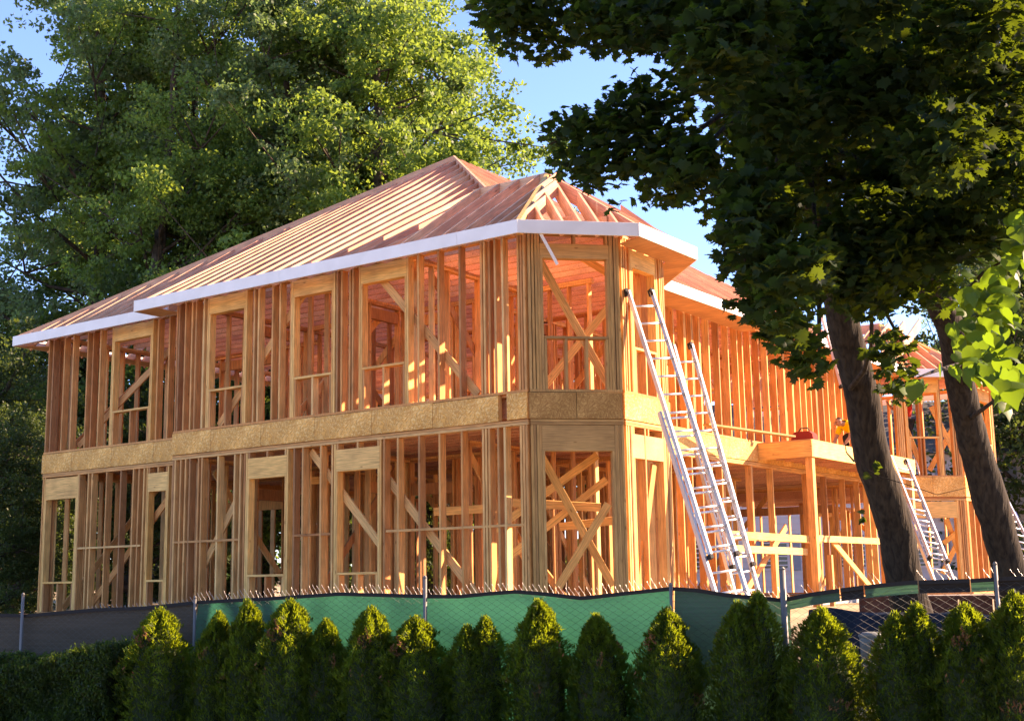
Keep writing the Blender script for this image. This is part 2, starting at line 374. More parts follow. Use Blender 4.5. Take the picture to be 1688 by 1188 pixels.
# wing walls along x = -.6
ws = [.06, .12]
u = .35
while u < 12.3:
    ws.append(u)
    if random.random() < .4: ws.append(u + .045)
    u += random.choice((.3, .406, .406))
wall((-.6, 4.0), (0, 1), 4.5, (1, 0), 4.275, 6.68, [q for q in ws if q < 4.4] + [4.44], name='upper_wing_wall', braces=[(.5, 4.4, 2.9, 6.5, .18)])
wall((-.6, 8.55), (0, 1), 7.85, (1, 0), 4.275, 6.68, [q - 4.55 for q in ws if q > 4.6] + [7.8], name='upper_deck_wall', braces=[(1.0, 6.5, 3.3, 4.4, .18), (4, 4.4, 6.4, 6.5, .18)])
wall((-.6, 4.0), (0, 1), 12.4, (1, 0), Z1, 3.885, [.06, .11, .5, .9, 1.3, 1.72, 2.1, 2.5, 2.9, 3.3, 4.6, 4.64, 5.6, 7.4, 7.45, 8.4, 9.5, 10.4, 11.0, 11.4, 11.9, 12.34],
     name='lower_wing_wall', rail=[(3.4, 8.0, 2.35)])
# rim bands with strand board panels
def band(o, d, L, nrm, z0, z1, m='osb', seams=1.22, name='rim_board', t=.03):
    o = Vector((o[0], o[1], 0)); d = Vector((d[0], d[1], 0)).normalized(); nrm = Vector((nrm[0], nrm[1], 0)).normalized()
    k = MB(); k.board(o + nrm * -.045 + Vector((0, 0, (z0 + z1) / 2)), o + d * L + nrm * -.045 + Vector((0, 0, (z0 + z1) / 2)), .06, z1 - z0 - .006, nrm)
    rb = k.build(name, M['stud'], house)
    u = 0
    while u < L - .02:
        e = min(u + seams, L); e = L if L - e < .3 else e
        dz = random.uniform(-.004, .004)
        lumber('strand_board_panel', o + d * (u + .004) + nrm * .001 + Vector((0, 0, (z0 + z1) / 2 + dz)), o + d * (e - .004) + nrm * .001 + Vector((0, 0, (z0 + z1) / 2 + dz)), t, z1 - z0 - .004, M[m], rb, nrm)
        u = e
    return rb
band((-.5, 0), (-1, 0), 7.1, (0, -1), ZO0, Z2)
band((.005, 0), (-1, 0), .36, (0, -1), ZO0, Z2)
band((-7.62, .6), (-1, 0), 4.62, (0, -1), ZO0, Z2)
band((-7.62, .01), (0, 1), .56, (-1, 0), ZO0, Z2)
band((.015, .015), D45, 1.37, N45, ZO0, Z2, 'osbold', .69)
band((.99, 1.01), (0, 1), 1.36, (1, 0), ZO0, Z2)
band((.975, 2.405), (-1, 1), 2.2, (1, 1), ZO0, Z2)
band((-.6, 3.99), (0, 1), 4.9, (1, 0), ZO0, Z2)
band((-.6, 8.9), (0, 1), 7.5, (1, 0), ZO0, Z2)
band((-12.24, .62), (0, 1), 11.5, (-1, 0), ZO0, Z2)
# foundation
fp = [(-.02, .03), (.96, 1.02), (.96, 2.38), (-.62, 3.97), (-.62, 16.4), (-3, 20), (-12.2, 12.4), (-12.2, .63), (-7.6, .63), (-7.6, .03)]
k = MB(); k.prism([Vector((x, y, .2)) for x, y in fp], (0, 0, .94)); k.build('foundation', M['concrete'], house)
# subfloor
k = MB(); k.prism([Vector((x * .995 - .02, y + .05, 4.245)) for x, y in fp], (0, 0, .022)); k.build('subfloor', M['ply'], house)
# floor joists (below) and ceiling joists, along x
y = .25; 
def right_x(y):
    if y < 1.0: return y - .08
    if y < 2.4: return .90
    if y < 3.98: return .90 - (y - 2.4)
    return -.72
while y < 12.2:
    x0 = -7.5 if y < .75 else -12.1
    lumber('floor_joist', (x0, y, 4.10), (right_x(y), y, 4.10), .045, .28, M['raft'], house, (0, 1, 0))
    if y > .3: lumber('ceiling_joist', (x0, y, 6.80), (right_x(y), y, 6.80), .038, .23, M['raft'], house, (0, 1, 0))
    y += .34
while y < 16.3:
    lumber('floor_joist', (-6.5, y, 4.10), (-.72, y, 4.10), .045, .28, M['raft'], house, (0, 1, 0))
    lumber('ceiling_joist', (-6.5, y, 6.80), (-.72, y, 6.80), .038, .23, M['raft'], house, (0, 1, 0))
    y += .406
# interior partitions: joined framing, one part per wall
def partition(a, b, z0, z1, gap=None, hdr=True, br=0, sp=.406, rail=None):
    a = Vector((a[0], a[1], 0)); b = Vector((b[0], b[1], 0)); d = (b - a).normalized(); L = (b - a).length
    nr = Vector((-d.y, d.x, 0)); k = MB(); H = Vector((0, 0, 1))
    P = lambda u, z, o=0: a + d * u + nr * o + H * z
    for z in (z0 + .02, z1 - .02, z1 - .062): k.board(P(0, z), P(L, z), .10, .038, nr)
    u = .03
    while u < L:
        if not (gap and gap[0] < u < gap[1]):
            k.board(P(u, z0 + .042), P(u, z1 - .085), .037, .10, d)
            if random.random() < .15 and u + .05 < L: k.board(P(u + .042, z0 + .042), P(u + .042, z1 - .085), .037, .10, d)
        u += sp + random.uniform(-.01, .01)
    if gap:
        for g_ in gap: k.board(P(g_, z0 + .042), P(g_, z1 - .085), .037, .11, d)
        if hdr: k.board(P(gap[0] + .03, z0 + 2.15), P(gap[1] - .03, z0 + 2.15), .09, .2, nr)
    for q in range(br):
        u0 = random.uniform(.1, max(.2, L - 2.4)); s = random.choice((0, 1))
        k.board(P(u0 + (2.2 if s else 0), z0 + .1, .075), P(u0 + (0 if s else 2.2), z1 - .2, .075), .036, .12, nr)
    if rail:
        k.board(P(.1, rail, -.078), P(L - .1, rail, -.078), .036, .14, nr)
    o = k.build('interior_wall', M['stud'], house); o['kind'] = 'stuff'; return o
for (z0, z1, up) in ((4.275, 6.67, 1), (Z1, 3.88, 0)):
    partition((-7.5, 3.3), (-.9, 3.3), z0, z1, (2.6, 3.6), br=1)
    partition((-12.1, 4.4), (-8.3, 4.4), z0, z1, (.8, 2.8), sp=.6 if not up else .8)
    partition((-4.9, .2), (-4.9, 3.2), z0, z1, (1.9, 2.7), br=1)
    partition((-2.3, .25 if up else 1.6), (-2.3, 3.2), z0, z1, br=1)
    partition((-7.6, .8), (-7.6, 7.6), z0, z1, (1.2, 2.2), br=1)
    partition((-7.4, 5.6), (-.75, 5.6), z0, z1, (1.2, 2.3), br=2)
    partition((-3.4, 3.4), (-3.4, 8.0), z0, z1, (1.5, 2.4), br=1)
    partition((-7.5, 8.1), (-.75, 8.1), z0, z1, (3.4, 5.2), br=1)
    partition((-12.1, 12.1), (-6.6, 12.1), z0, z1, (2, 3.6), br=1, sp=.6)
    partition((-5.5, 8.2), (-5.5, 12.0), z0, z1, (1, 2.4), br=1)
    partition((-2.6, 8.2), (-2.6, 12.2), z0, z1, (1.3, 3.4) , br=1)
    if up: partition((-6.4, 12.3), (-.75, 12.3), z0, z1, (3.6, 5.0), br=1)
    partition((-6.5, 12.4), (-6.5, 16.4), z0, z1, (1, 3), br=0, sp=.6)
    partition((-6.4, 16.3), (-.75, 16.3), z0, z1, (1, 2.2) if up else (1, 4.4), br=1)
# temporary boards and braces seen through the corner
bm_ = [((893, 752, 19.5), (1010, 965, 19.5)), ((985, 750, 20), (805, 880, 20)), ((1000, 790, 20.6), (810, 940, 20.6)), ((1003, 830, 19.0), (920, 968, 19.0)),
       ((890, 430, 19.4), (1006, 640, 19.4)), ((1008, 500, 19.9), (893, 642, 19.9)), ((960, 425, 20.5), (1010, 455, 20.4))]
for a, b in bm_: lumber('diagonal_brace', at(*a), at(*b), .036, .12, M['yellow'], house, FW)
for a, b in (((715, 843, 20.5), (800, 838, 20.5)), ((845, 828, 19.8), (990, 836, 20.2)), ((922, 868, 20.9), (1010, 858, 20.9)), ((500, 792, 22), (560, 790, 22))):
    lumber('horizontal_board', at(*a), at(*b), .036, .13, M['yellow'], house, FW)
# steel pipe column
k = MB(); k.tube([(-6.2, .25, 1.15), (-6.2, .25, 3.8)], .055, 14); k.box((-6.2, .25, 3.82), .22, .22, .02)
o = k.build('steel_column', M['redsteel'], house, True); o['label'] = 'dark red steel pipe column'
# ---- roof
def rafter(e, t, m='raft', h=.27, th=.038, name='rafter', parent=None, tail=.165, e_drop=0):
    e = Vector(e); t = Vector(t); hd = Vector((t.x - e.x, t.y - e.y, 0)); s = hd.length; hd.normalize(); p = (t.z - e.z) / s
    sd_ = Vector((-hd.y, hd.x, 0)) * th
    x1 = (h - tail) / p
    if x1 > s * .9: x1 = s * .5
    L = lambda a, z: e - sd_ / 2 + hd * a + Vector((0, 0, z))
    poly = [L(0, 0), L(s, s * p), L(s, s * p - h), L(x1, -tail), L(0, -tail)]
    # local mesh along x so the grain runs with the board
    ang = math.atan2(hd.y, hd.x); mw = Matrix.Translation(e) @ Matrix.Rotation(ang, 4, 'Z') @ Matrix.Rotation(-math.atan(p), 4, 'Y')
    inv = mw.inverted(); k = MB(); k.prism([inv @ q for q in poly], inv.to_3x3() @ sd_)
    me = bpy.data.meshes.new(name); me.from_pydata(k.v, [], k.f); me.materials.append(M[m])
    return link(name, me, None, parent, mw)
ZE = 6.655
PK = Vector((-6.36, 6.51, 10.8)); PK2 = Vector((-6.36, 9.0, 10.8))
k = MB(); k.board(PK + Vector((0, -.05, -.13)), PK2 + Vector((0, .05, -.13)), .04, .25, (1, 0, 0))
roof = k.build('ridge_board', M['raft'], house)
HL = Vector((-12.72, .17, ZE)); HR = Vector((.05, .10, ZE))
rafter(HL + Vector((0, 0, .02)), PK + Vector((0, 0, .05)), h=.34, th=.045, name='hip_rafter', parent=roof)
he = HR + (PK - HR) * .22
rafter(he, PK + Vector((.04, -.04, .03)), h=.30, th=.045, name='hip_rafter', parent=roof, tail=.28)
rafter((.03, 15.4, ZE), PK2, h=.3, th=.045, name='hip_rafter', parent=roof)
rafter((-12.72, 15.4, ZE), PK2, h=.3, th=.045, name='hip_rafter', parent=roof)
pl = (PK.z - ZE) / 6.36
# front slope
x = -12.45
while x < -2.2:
    if x < -6.36: a = x + 12.72; top = Vector((x, .17 + a, ZE + pl * a))
    else: a = .05 - x; top = Vector((x, .10 + a, ZE + pl * a))
    ye = .17 if x < -8.2 else -.435
    if top.y - ye > .25: rafter((x, ye, ZE), top - Vector((0, .05, 0.05)), parent=roof)
    x += .40
# turret slope on the front, ridge and hips
AP = Vector((-.69, 1.685, 8.08)); tp = (8.08 - ZE) / 2.13
k = MB(); k.board(AP + Vector((.03, 0, -.12)), AP + Vector((-1.5, 0, -.12)), .25, .04, (0, 0, 1)); troof = k.build('turret_ridge_board', M['raft'], house)
x = -2.05
while x < -.35:
    rafter((x, -.435, ZE), (x, 1.66, AP.z), parent=troof)
    x += .40
for x, f in ((-.24, .80), (.02, .45)):
    top = Vector((x, -.435 + 2.12 * f, ZE + tp * 2.12 * f)); rafter((x, -.435, ZE), top, parent=troof)
E1 = Vector((.19, -.44, ZE)); E2 = Vector((1.43, .80, ZE)); E3 = Vector((1.43, 2.57, ZE)); E4 = Vector((.05, 3.96, ZE))
hipA = rafter(E1, AP, 'yellow', .27, .07, 'hip_rafter', troof); hipB = rafter(E2, AP, 'raft', .27, .045, 'hip_rafter', troof); hipC = rafter(E3, AP, 'raft', .27, .045, 'hip_rafter', troof)
nn = Vector((-1, 1, 0)).normalized()
for q, f in ((.22, .42), (.38, .72), (.53, .88), (.68, .62), (.84, .32)):
    e = E1.lerp(E2, q); rafter(e, e + nn * 2.13 * f + Vector((0, 0, tp * 2.13 * f)), parent=troof)
for q, f in ((.2, .42), (.42, .85), (.62, .85), (.83, .4)):
    e = E2.lerp(E3, q); rafter(e, e + Vector((-2.13 * f, 0, tp * 2.13 * f)), parent=troof)
nn2 = Vector((-1, -1, 0)).normalized()
for q in (.12, .3, .5, .7, .88):
    e = E3.lerp(E4, q); L = 1.1; rafter(e, e + nn2 * L + Vector((0, 0, tp * L)), parent=troof)
# right slope (faces +x) of the main roof and wing
y = 2.9
while y < 15.2:
    if y < 6.51: f = (y - .1) / 6.41
    elif y < 9.0: f = 1
    else: f = (15.4 - y) / 6.4
    xe = .05 if y > 4.0 else .05 - .95 - (4 - y)
    top = Vector((.05 - 6.41 * f, y, ZE + pl * 6.41 * f))
    ze = ZE if y > 4.0 else ZE + pl * (.95 + 4 - y)
    if xe - top.x > .3: rafter((xe, y, ze), top, parent=roof)
    y += .30
# rear and left slopes: joined, out of sight from the street
k = MB()
for i in range(30):
    x = -12.4 + i * .41; f = min(x + 12.72, .05 - x, 6.36)
    if f > .3: k.board((x, 15.4, ZE - .14), (x, 15.4 - f, ZE + pl * f - .14), .038, .22, (1, 0, 0))
for i in range(36):
    y = .5 + i * .41; f = min(y - .17, 15.4 - y, 6.36)
    if f > .3: k.board((-12.72, y, ZE - .14), (-12.72 + f, y, ZE + pl * f - .14), .038, .22, (0, 1, 0))
k.build('rear_rafters', M['raft'], house, kind='stuff')
# fascia boards (white) and soffits
def fascia(a, b, z0=6.475, z1=6.672, parent=house, m='white', t=.028, out=None):
    a = Vector((a[0], a[1], (z0 + z1) / 2)); b = Vector((b[0], b[1], (z0 + z1) / 2))
    d = (b - a).normalized(); nr = Vector((d.y, -d.x, 0))
    return lumber('fascia_board', a, b, t, z1 - z0, M[m], parent, nr)
FA = (-12.74, .14); FB = (-8.0, .14)
fascia(FA, (-9.12, .14)); fascia((-9.124, .14), FB); fascia((-8.2, -.45), (-4.544, -.45)); fascia((-4.54, -.4505), (-.884, -.4505)); fascia((-.88, -.45), (.205, -.45)); fascia((.19, -.455), (1.445, .80)); fascia((1.45, .79), (1.45, 2.585))
fascia((1.44, 2.59), (.05, 3.98)); fascia((.055, 3.97), (.055, 8.45)); fascia((-12.755, .16), (-12.755, 15.4)); fascia((-8.21, -.43), (-8.21, .12))
fascia((.055, 10.8), (.055, 16.75))
def soffit(pts, z=6.47, t=.012, m='ply'):
    k = MB(); k.prism([Vector((x, y, z)) for x, y in pts], (0, 0, t)); return k.build('soffit_panel', M[m], house)
soffit([(-12.72, .17), (-12.25, .62), (-12.25, 12.4), (-12.72, 12.4)])
soffit([(-8.19, -.42), (-7.65, -.42), (-7.65, .12), (-8.19, .12)])
soffit([(1.43, .83), (1.43, 2.56), (1.005, 2.4), (1.005, 1.0)])
soffit([(1.43, 2.58), (.04, 3.97), (-.58, 3.95), (1.0, 2.41)])
soffit([(.04, 3.99), (.04, 8.44), (-.585, 8.44), (-.585, 3.97)])
soffit([(.04, 10.8), (.04, 16.6), (-.585, 16.4), (-.585, 10.8)])
# loose strap hanging from the corner fascia
lumber('hanging_strap', (.42, -.2, 6.48), at(919, 436, 18.4), .004, .05, M['white'], house)
# ---- deck on the wing
dk = MB(); dk.box((-.02, 11.9, 4.262), 1.1, 6.0, .024); deck = dk.build('deck_floor', M['ply'], house)
lumber('deck_beam', (.535, 8.95, 4.10), (.535, 14.95, 4.10), .045, .34, M['yellow'], deck, (1, 0, 0))
lumber('deck_beam', (-.58, 8.93, 4.10), (.555, 8.93, 4.10), .045, .34, M['yellow'], deck, (0, 1, 0))
lumber('deck_beam', (-.58, 14.98, 4.10), (.555, 14.98, 4.10), .045, .34, M['yellow'], deck, (0, 1, 0))
for i in range(13): lumber('deck_joist', (-.56, 9.3 + i * .44, 4.10), (.505, 9.3 + i * .44, 4.10), .038, .24, M['raft'], deck, (0, 1, 0))
lumber('deck_ledge_board', (1.02, 6.3, 4.33), (.1, 8.9, 4.29), .14, .036, M['stud'], deck, (1, 0, 0)) if False else None
for p in ((.45, 9.03), (.45, 14.85)):
    lumber('deck_post', (*p, 1.0), (*p, 3.925), .14, .14, M['stud'], deck, (1, 0, 0))
lumber('loose_plank', (-.24, 6.0, 4.36), (.30, 8.6, 4.31), .14, .036, M['old'], house, (1, 0, 0))
for a, b in (((.36, 5.6, 2.36), (.36, 9.0, 2.34)), ((.36, 9.1, 2.36), (.36, 14.8, 2.36)), ((.30, 5.6, 2.12), (.30, 9.0, 2.10))):
    lumber('temporary_rail', a, b, .036, .13, M['yellow'], house, (1, 0, 0))
lumber('diagonal_brace', (.30, 10.3, 2.34), (.30, 12.9, 1.1), .036, .13, M['yellow'], house, (1, 0, 0))
lumber('diagonal_brace', (-.2, 6.8, 1.1), (-.2, 9.2, 2.6), .036, .13, M['stud'], house, (1, 0, 0))
for yy in (10.2, 6.0, 7.5): lumber('temporary_post', (.28, yy, 1.0), (.28, yy, 2.05), .09, .09, M['stud'], house, (1, 0, 0))
# ---- far turret (floor slightly lower)
ZF = 4.0
C1 = Vector((-.3, 16.4, 0)); C2 = Vector((.9, 17.6, 0)); C3 = Vector((.9, 20.7, 0))
wall(C1[:2], D45, 1.69, N45, ZF, 6.60, [.03, .08, .13, .18, .62, 1.2, 1.5, 1.56, 1.61, 1.66], [(.28, 1.15, 5.0, 6.1, 6.45, 3)], name='far_corner_wall_upper')
wall(C1[:2], D45, 1.69, N45, Z1, 3.5, [.03, .08, .13, 1.5, 1.56, 1.61, 1.66], [(.2, 1.45, 0, 3.0, 3.4, 3)], name='far_corner_wall_lower')
wall((.9, 17.66), (0, 1), 3.0, (1, 0), ZF, 6.60, [.03, .08, .13, 2.86, 2.91, 2.96, 1.45, 1.5], [(.3, 1.2, 5.0, 6.1, 6.45), (1.7, 2.7, 5.0, 6.1, 6.45)], name='far_side_wall_upper')
wall((.9, 17.66), (0, 1), 3.0, (1, 0), Z1, 3.5, [.03, .08, .13, 2.86, 2.91, 2.96, .6, 1.0, 1.5, 2.0, 2.4], name='far_side_wall_lower')
band(C1[:2], D45, 1.69, N45, 3.51, ZF - .003, 'osb', .85); band((.9, 17.62), (0, 1), 3.07, (1, 0), 3.51, ZF - .003)
k = MB(); k.prism([Vector((x, y, ZF - .04)) for x, y in ((-.35, 16.42), (.85, 17.62), (.85, 20.6), (-6, 20.6), (-6, 16.5))], (0, 0, .022)); k.build('subfloor', M['ply'], house)
k = MB(); k.prism([Vector((x, y, .2)) for x, y in ((-.35, 16.42), (.85, 17.62), (.85, 20.6), (-6, 20.6), (-6, 16.5))], (0, 0, .9)); k.build('foundation', M['concrete'], house)
yy = 17
while yy < 20.6:
    lumber('floor_joist', (-6, yy, 3.78), (min(.75, yy - 16.9), yy, 3.78), .045, .28, M['raft'], house, (0, 1, 0)); lumber('ceiling_joist', (-6, yy, 6.72), (min(.8, yy - 16.9), yy, 6.72), .038, .23, M['raft'], house, (0, 1, 0)); yy += .406
for z0, z1 in ((ZF, 6.6), (Z1, 3.5)):
    partition((-6, 20.6), (.8, 20.6), z0, z1, (2, 3), br=1, sp=.45); partition((-3, 16.6), (-3, 20.5), z0, z1, (1, 2), br=1)
for a, b in (((1535, 670, 33.5), (1590, 780, 33.5)), ((1588, 675, 33.8), (1532, 775, 33.8)), ((1487, 690, 33), (1520, 770, 33)), ((1615, 680, 34.5), (1640, 770, 35)),
             ((1560, 855, 33.3), (1592, 940, 33.3)), ((1600, 850, 33.6), (1553, 945, 33.6)), ((1605, 855, 33.2), (1555, 895, 33.2))):
    lumber('diagonal_brace', at(*a), at(*b), .036, .13, M['yellow'], house, FW)
F1 = Vector((.06, 16.76, 0)) ; F1 = Vector((-.1, 16.0, 0)) ; 
F1 = Vector((.07, 16.3, 0)); F2 = Vector((1.36, 17.4, 0)); F3 = Vector((1.36, 21.1, 0)); F4 = Vector((-6.5, 21.1, 0))
fascia(F1[:2], F2[:2], 6.43, 6.63); fascia(F2[:2], F3[:2], 6.43, 6.63); fascia(F3[:2], F4[:2], 6.43, 6.63)
soffit([(.05, 16.36), (1.33, 17.42), (1.33, 21.0), (.92, 20.7), (.92, 17.6), (-.29, 16.38)], 6.425)
FAp = Vector((-1.4, 18.8, 8.35)); ZF2 = 6.61
k = MB(); k.board(FAp + Vector((0, 0, -.12)), FAp + Vector((-2.4, 0, -.12)), .25, .04, (0, 0, 1)); froof = k.build('far_ridge_board', M['raft'], house)
def up_to(e, t, f): e = Vector(e); return e.lerp(t, f)
for e in (F1, F2, F3): rafter((e.x, e.y, ZF2), FAp, 'yellow', .27, .05, 'hip_rafter', froof)
for q in (.15, .32, .5, .68, .85):
    e = F1.lerp(F2, q); e.z = ZF2; f = 1 - abs(q - .5) * 1.7; t = e + (Vector((FAp.x, FAp.y, FAp.z)) - (F1 + F2) / 2 - Vector((0, 0, ZF2)) + Vector((0, 0, 0))) * max(f, .2) * .95
    rafter(e, t, parent=froof)
for q in (.1, .22, .34, .46, .58, .7, .82, .92):
    e = F2.lerp(F3, q); e.z = ZF2; f = 1 - abs(q - .45) * 1.7; rafter(e, e + Vector((-2.76 * max(f, .15), 0, 1.74 * max(f, .15))), parent=froof)
for i in range(8):
    x = -.3 - i * .42; rafter((x, 16.3, 6.9), (x, 18.75, 8.33), parent=froof)
# deck-side gable rafters between wing and far roof
for i in range(7):
    yy = 10.9 + i * .42
    rafter((.03, yy, ZE), (-1.7, yy, ZE + 1.15), parent=froof)

# ------------------------------------------------------------------ ladders
def ladder(top, bot, wvec, label, width=.40, fly=True, n0='extension_ladder', tip=True):
    top = Vector(top); bot = Vector(bot); v = (top - bot); L = v.length; v.normalize(); wv = Vector(wvec); wv = (wv - v * wv.dot(v)).normalized(); nn = v.cross(wv)
    if nn.dot(CAM - bot) < 0: nn = -nn
    root = empty(n0, bot, label, 'ladder', 'aluminium ladders against the timber house')
    def sect(u0, u1, wd, off, nm):
        for s in (-1, 1):
            k = MB(); a = bot + v * u0 + wv * s * wd / 2 + nn * off; b = bot + v * u1 + wv * s * wd / 2 + nn * off
            k.board(a, b, .006, .078, wv)
            k.board(a + nn * .036 - wv * s * .014, b + nn * .036 - wv * s * .014, .030, .006, wv); k.board(a - nn * .036 - wv * s * .014, b - nn * .036 - wv * s * .014, .030, .006, wv)
            r = k.build('rail', M['alu'], root)
            kk = MB(); kk.board(a - v * .01, a + v * .05, .05, .10, wv); kk.build('foot', M['black'], r)
        u = u0 + .15
        while u < u1 - .05:
            k = MB(); k.tube([bot + v * u - wv * (wd / 2 - .006) + nn * off, bot + v * u + wv * (wd / 2 - .006) + nn * off], .0165, 8); k.build('rung', M['alu'], root, True)
            u += .285
    sect(0, L * .62 if fly else L, width + .07 if fly else width, 0, 'base')
    if fly: sect(L * .18, L, width - .02, .085, 'fly')
    if tip:
        for s in (-1, 1):
            k = MB(); p = top + wv * s * (width / 2 - .01) + nn * .04; k.box(p, .05, .09, .1, frame(v, wv)); k.build('end_cap', M['black'], root)
    k = MB(); k.board(bot + v * L * .6 + wv * (width / 2 + .03), bot + v * L * .66 + wv * (width / 2 + .03), .02, .06, wv); k.build('bracket', M['blue'], root)
    return root
al = R(28); wv = r0 * math.cos(al) + f0 * math.sin(al) + Vector((0, 0, .07))
ladder((1.07, 1.36, 5.78), (2.62, 1.12, 1.02), wv, 'tall extension ladder in front, leaning on the timber corner turret', .47)
ladder(at(1120, 572, 20.4), (1.98, 2.9, 1.0), wv, 'shorter ladder directly behind the tall one at the turret', .40)
ladder(at(1478, 760, 27), at(1560, 968, 24.5), wv, 'long ladder partly behind the left tree trunk, against the deck', .42, True)
ladder(at(1352, 470, 27.5), at(1400, 640, 26.2), wv, 'upper ladder rising above the deck, seen through leaves left of the trunk', .40, False)
ladder(at(1632, 790, 31.5), at(1712, 950, 28), wv, 'ladder at the far right edge beyond the right tree trunk', .42, False)

# ------------------------------------------------------------------ people
def skin_body(name, chains, material, parent, sub=2):
    vs, es, rs = [], [], []
    def addv(p, r):
        for i, q in enumerate(vs):
            if (Vector(q) - Vector(p)).length < 1e-4: return i
        vs.append(tuple(p)); rs.append(r); return len(vs) - 1
    for ch in chains:
        prev = None
        for p, r in ch:
            i = addv(p, r)
            if prev is not None and i != prev: es.append((prev, i))
            prev = i
    me = bpy.data.meshes.new(name); me.from_pydata(vs, es, []); me.materials.append(material)
    o = bpy.data.objects.new(name, me); COL.objects.link(o)
    o.modifiers.new('skin', 'SKIN'); lay = me.skin_vertices[0].data
    for i, r in enumerate(rs): lay[i].radius = (r, r); lay[i].use_root = (i == 0)
    o.modifiers['skin'].use_smooth_shade = True
    sb = o.modifiers.new('sub', 'SUBSURF'); sb.levels = sub; sb.render_levels = sub
    o.parent = parent; return o
def person(loc, rz, label, shirt, J):
    root = empty('person', loc, label, 'person'); root.rotation_euler = (0, 0, rz)
    p = lambda k: Vector(J[k])
    pel, ch, nk, hd = p('pelvis'), p('chest'), p('neck'), p('head')
    body = []
    body.append([(pel, .13), (pel.lerp(ch, .5), .125), (ch, .15), (nk, .055), (hd - Vector((0, 0, .04)), .075), (hd + Vector((0, 0, .05)), .09), (hd + Vector((0, 0, .11)), .06)])
    for s in ('l', 'r'):
        sh, el, wr, hp, kn, an, to = (p(s + q) for q in ('sh', 'el', 'wr', 'hip', 'kn', 'an', 'toe'))
        fd_ = (wr - el).normalized()
        body.append([(ch, .15), (sh, .06), (el, .042), (wr, .028), (wr + fd_ * .07, .036)])
        body.append([(pel, .13), (hp, .085), (kn, .058), (an, .038), (to, .035)])
    b = skin_body('body', body, M['skin'], root)
    for s in ('l', 'r'):
        wr, el = p(s + 'wr'), p(s + 'el'); fd_ = (wr - el).normalized(); sd_ = fd_.orthogonal().normalized()
        for i in range(4):
            a = wr + fd_ * .07 + sd_ * (i - 1.5) * .019
            skin_body('finger', [[(a, .011), (a + fd_ * .035, .010), (a + fd_ * .06 - fd_.cross(sd_) * .02, .008)]], M['skin'], root, 1)
        a = wr + fd_ * .03 + sd_ * .03; skin_body('thumb', [[(a, .012), (a + sd_ * .03 + fd_ * .03, .010), (a + sd_ * .035 + fd_ * .055, .009)]], M['skin'], root, 1)
    sh_ = [[(pel + (ch - pel) * .05, .15), (pel.lerp(ch, .5), .145), (ch, .17), (nk - (nk - ch) * .15, .085)]]
    for s in ('l', 'r'): sh_.append([(ch, .17), (p(s + 'sh'), .08), (p(s + 'sh').lerp(p(s + 'el'), .75), .06)])
    skin_body('shirt', sh_, M[shirt], root)
    tr = []
    for s in ('l', 'r'): tr.append([(pel, .15), (p(s + 'hip'), .105), (p(s + 'kn'), .075), (p(s + 'an') + (p(s + 'kn') - p(s + 'an')) * .1, .06)])
    skin_body('trousers', tr, M['dark'], root)
    for s in ('l', 'r'): skin_body('boot', [[(p(s + 'an') - Vector((0, 0, .02)), .05), (p(s + 'toe'), .05)]], M['hair'], root, 1)
    skin_body('hair', [[(hd + Vector((0, -.02, .06)), .095), (hd + Vector((0, -.01, .13)), .07)]], M['hair'], root, 2)
    fw = Vector(J.get('face', (0, 1, 0))).normalized(); sd_ = Vector((fw.y, -fw.x, 0)).normalized()
    k = MB(); k.tube([hd + fw * .08 + Vector((0, 0, .03)), hd + fw * .115 + Vector((0, 0, -.005))], [.008, .016], 6); k.build('nose', M['skin'], None).parent = root
    for s in (-1, 1):
        k = MB(); k.box(hd + fw * .088 + sd_ * s * .032 + Vector((0, 0, .04)), .02, .02, .012); o = k.build('eye', M['dark'], None); o.parent = root
        k = MB(); k.box(hd + sd_ * s * .09 + Vector((0, 0, .02)), .02, .035, .06); o = k.build('ear', M['skin'], None); o.parent = root
    k = MB(); k.box(hd + fw * .085 + Vector((0, 0, -.04)), .045, .02, .01); o = k.build('mouth', M['red'], None); o.parent = root
    return root
# standing man, arms raised to the wall top (local: y forward)
stand = dict(pelvis=(0, 0, .95), chest=(0, .02, 1.30), neck=(0, .03, 1.48), head=(0, .05, 1.62),
             lsh=(-.19, .02, 1.40), lel=(-.30, .16, 1.52), lwr=(-.22, .32, 1.72), rsh=(.19, .02, 1.40), rel=(.33, .12, 1.32), rwr=(.25, .34, 1.45),
             lhip=(-.10, 0, .90), lkn=(-.12, .05, .50), lan=(-.13, 0, .09), ltoe=(-.14, .15, .05), rhip=(.10, 0, .90), rkn=(.12, .12, .52), ran=(.13, .02, .09), rtoe=(.14, .17, .05))
pr = at(1494, 700, 33.8); pr.z = 4.62
person(pr, R(150), 'person in red shirt and dark trousers standing in the far timber turret', 'red', stand)
kneel = dict(pelvis=(0, -.22, .42), chest=(0, .10, .60), neck=(0, .27, .64), head=(0, .38, .62),
             lsh=(-.18, .18, .56), lel=(-.22, .26, .30), lwr=(-.14, .42, .10), rsh=(.18, .18, .56), rel=(.24, .28, .32), rwr=(.14, .46, .12),
             lhip=(-.10, -.20, .38), lkn=(-.14, .10, .12), lan=(-.13, -.34, .07), ltoe=(-.13, -.46, .04), rhip=(.10, -.20, .38), rkn=(.16, .12, .36), ran=(.15, .02, .08), rtoe=(.16, .16, .05), face=(0, 1, -.3))
person(Vector((.16, 12.2, 4.275)), R(150), 'person in bright yellow shirt crouching on the deck beside the left trunk', 'yel', kneel)
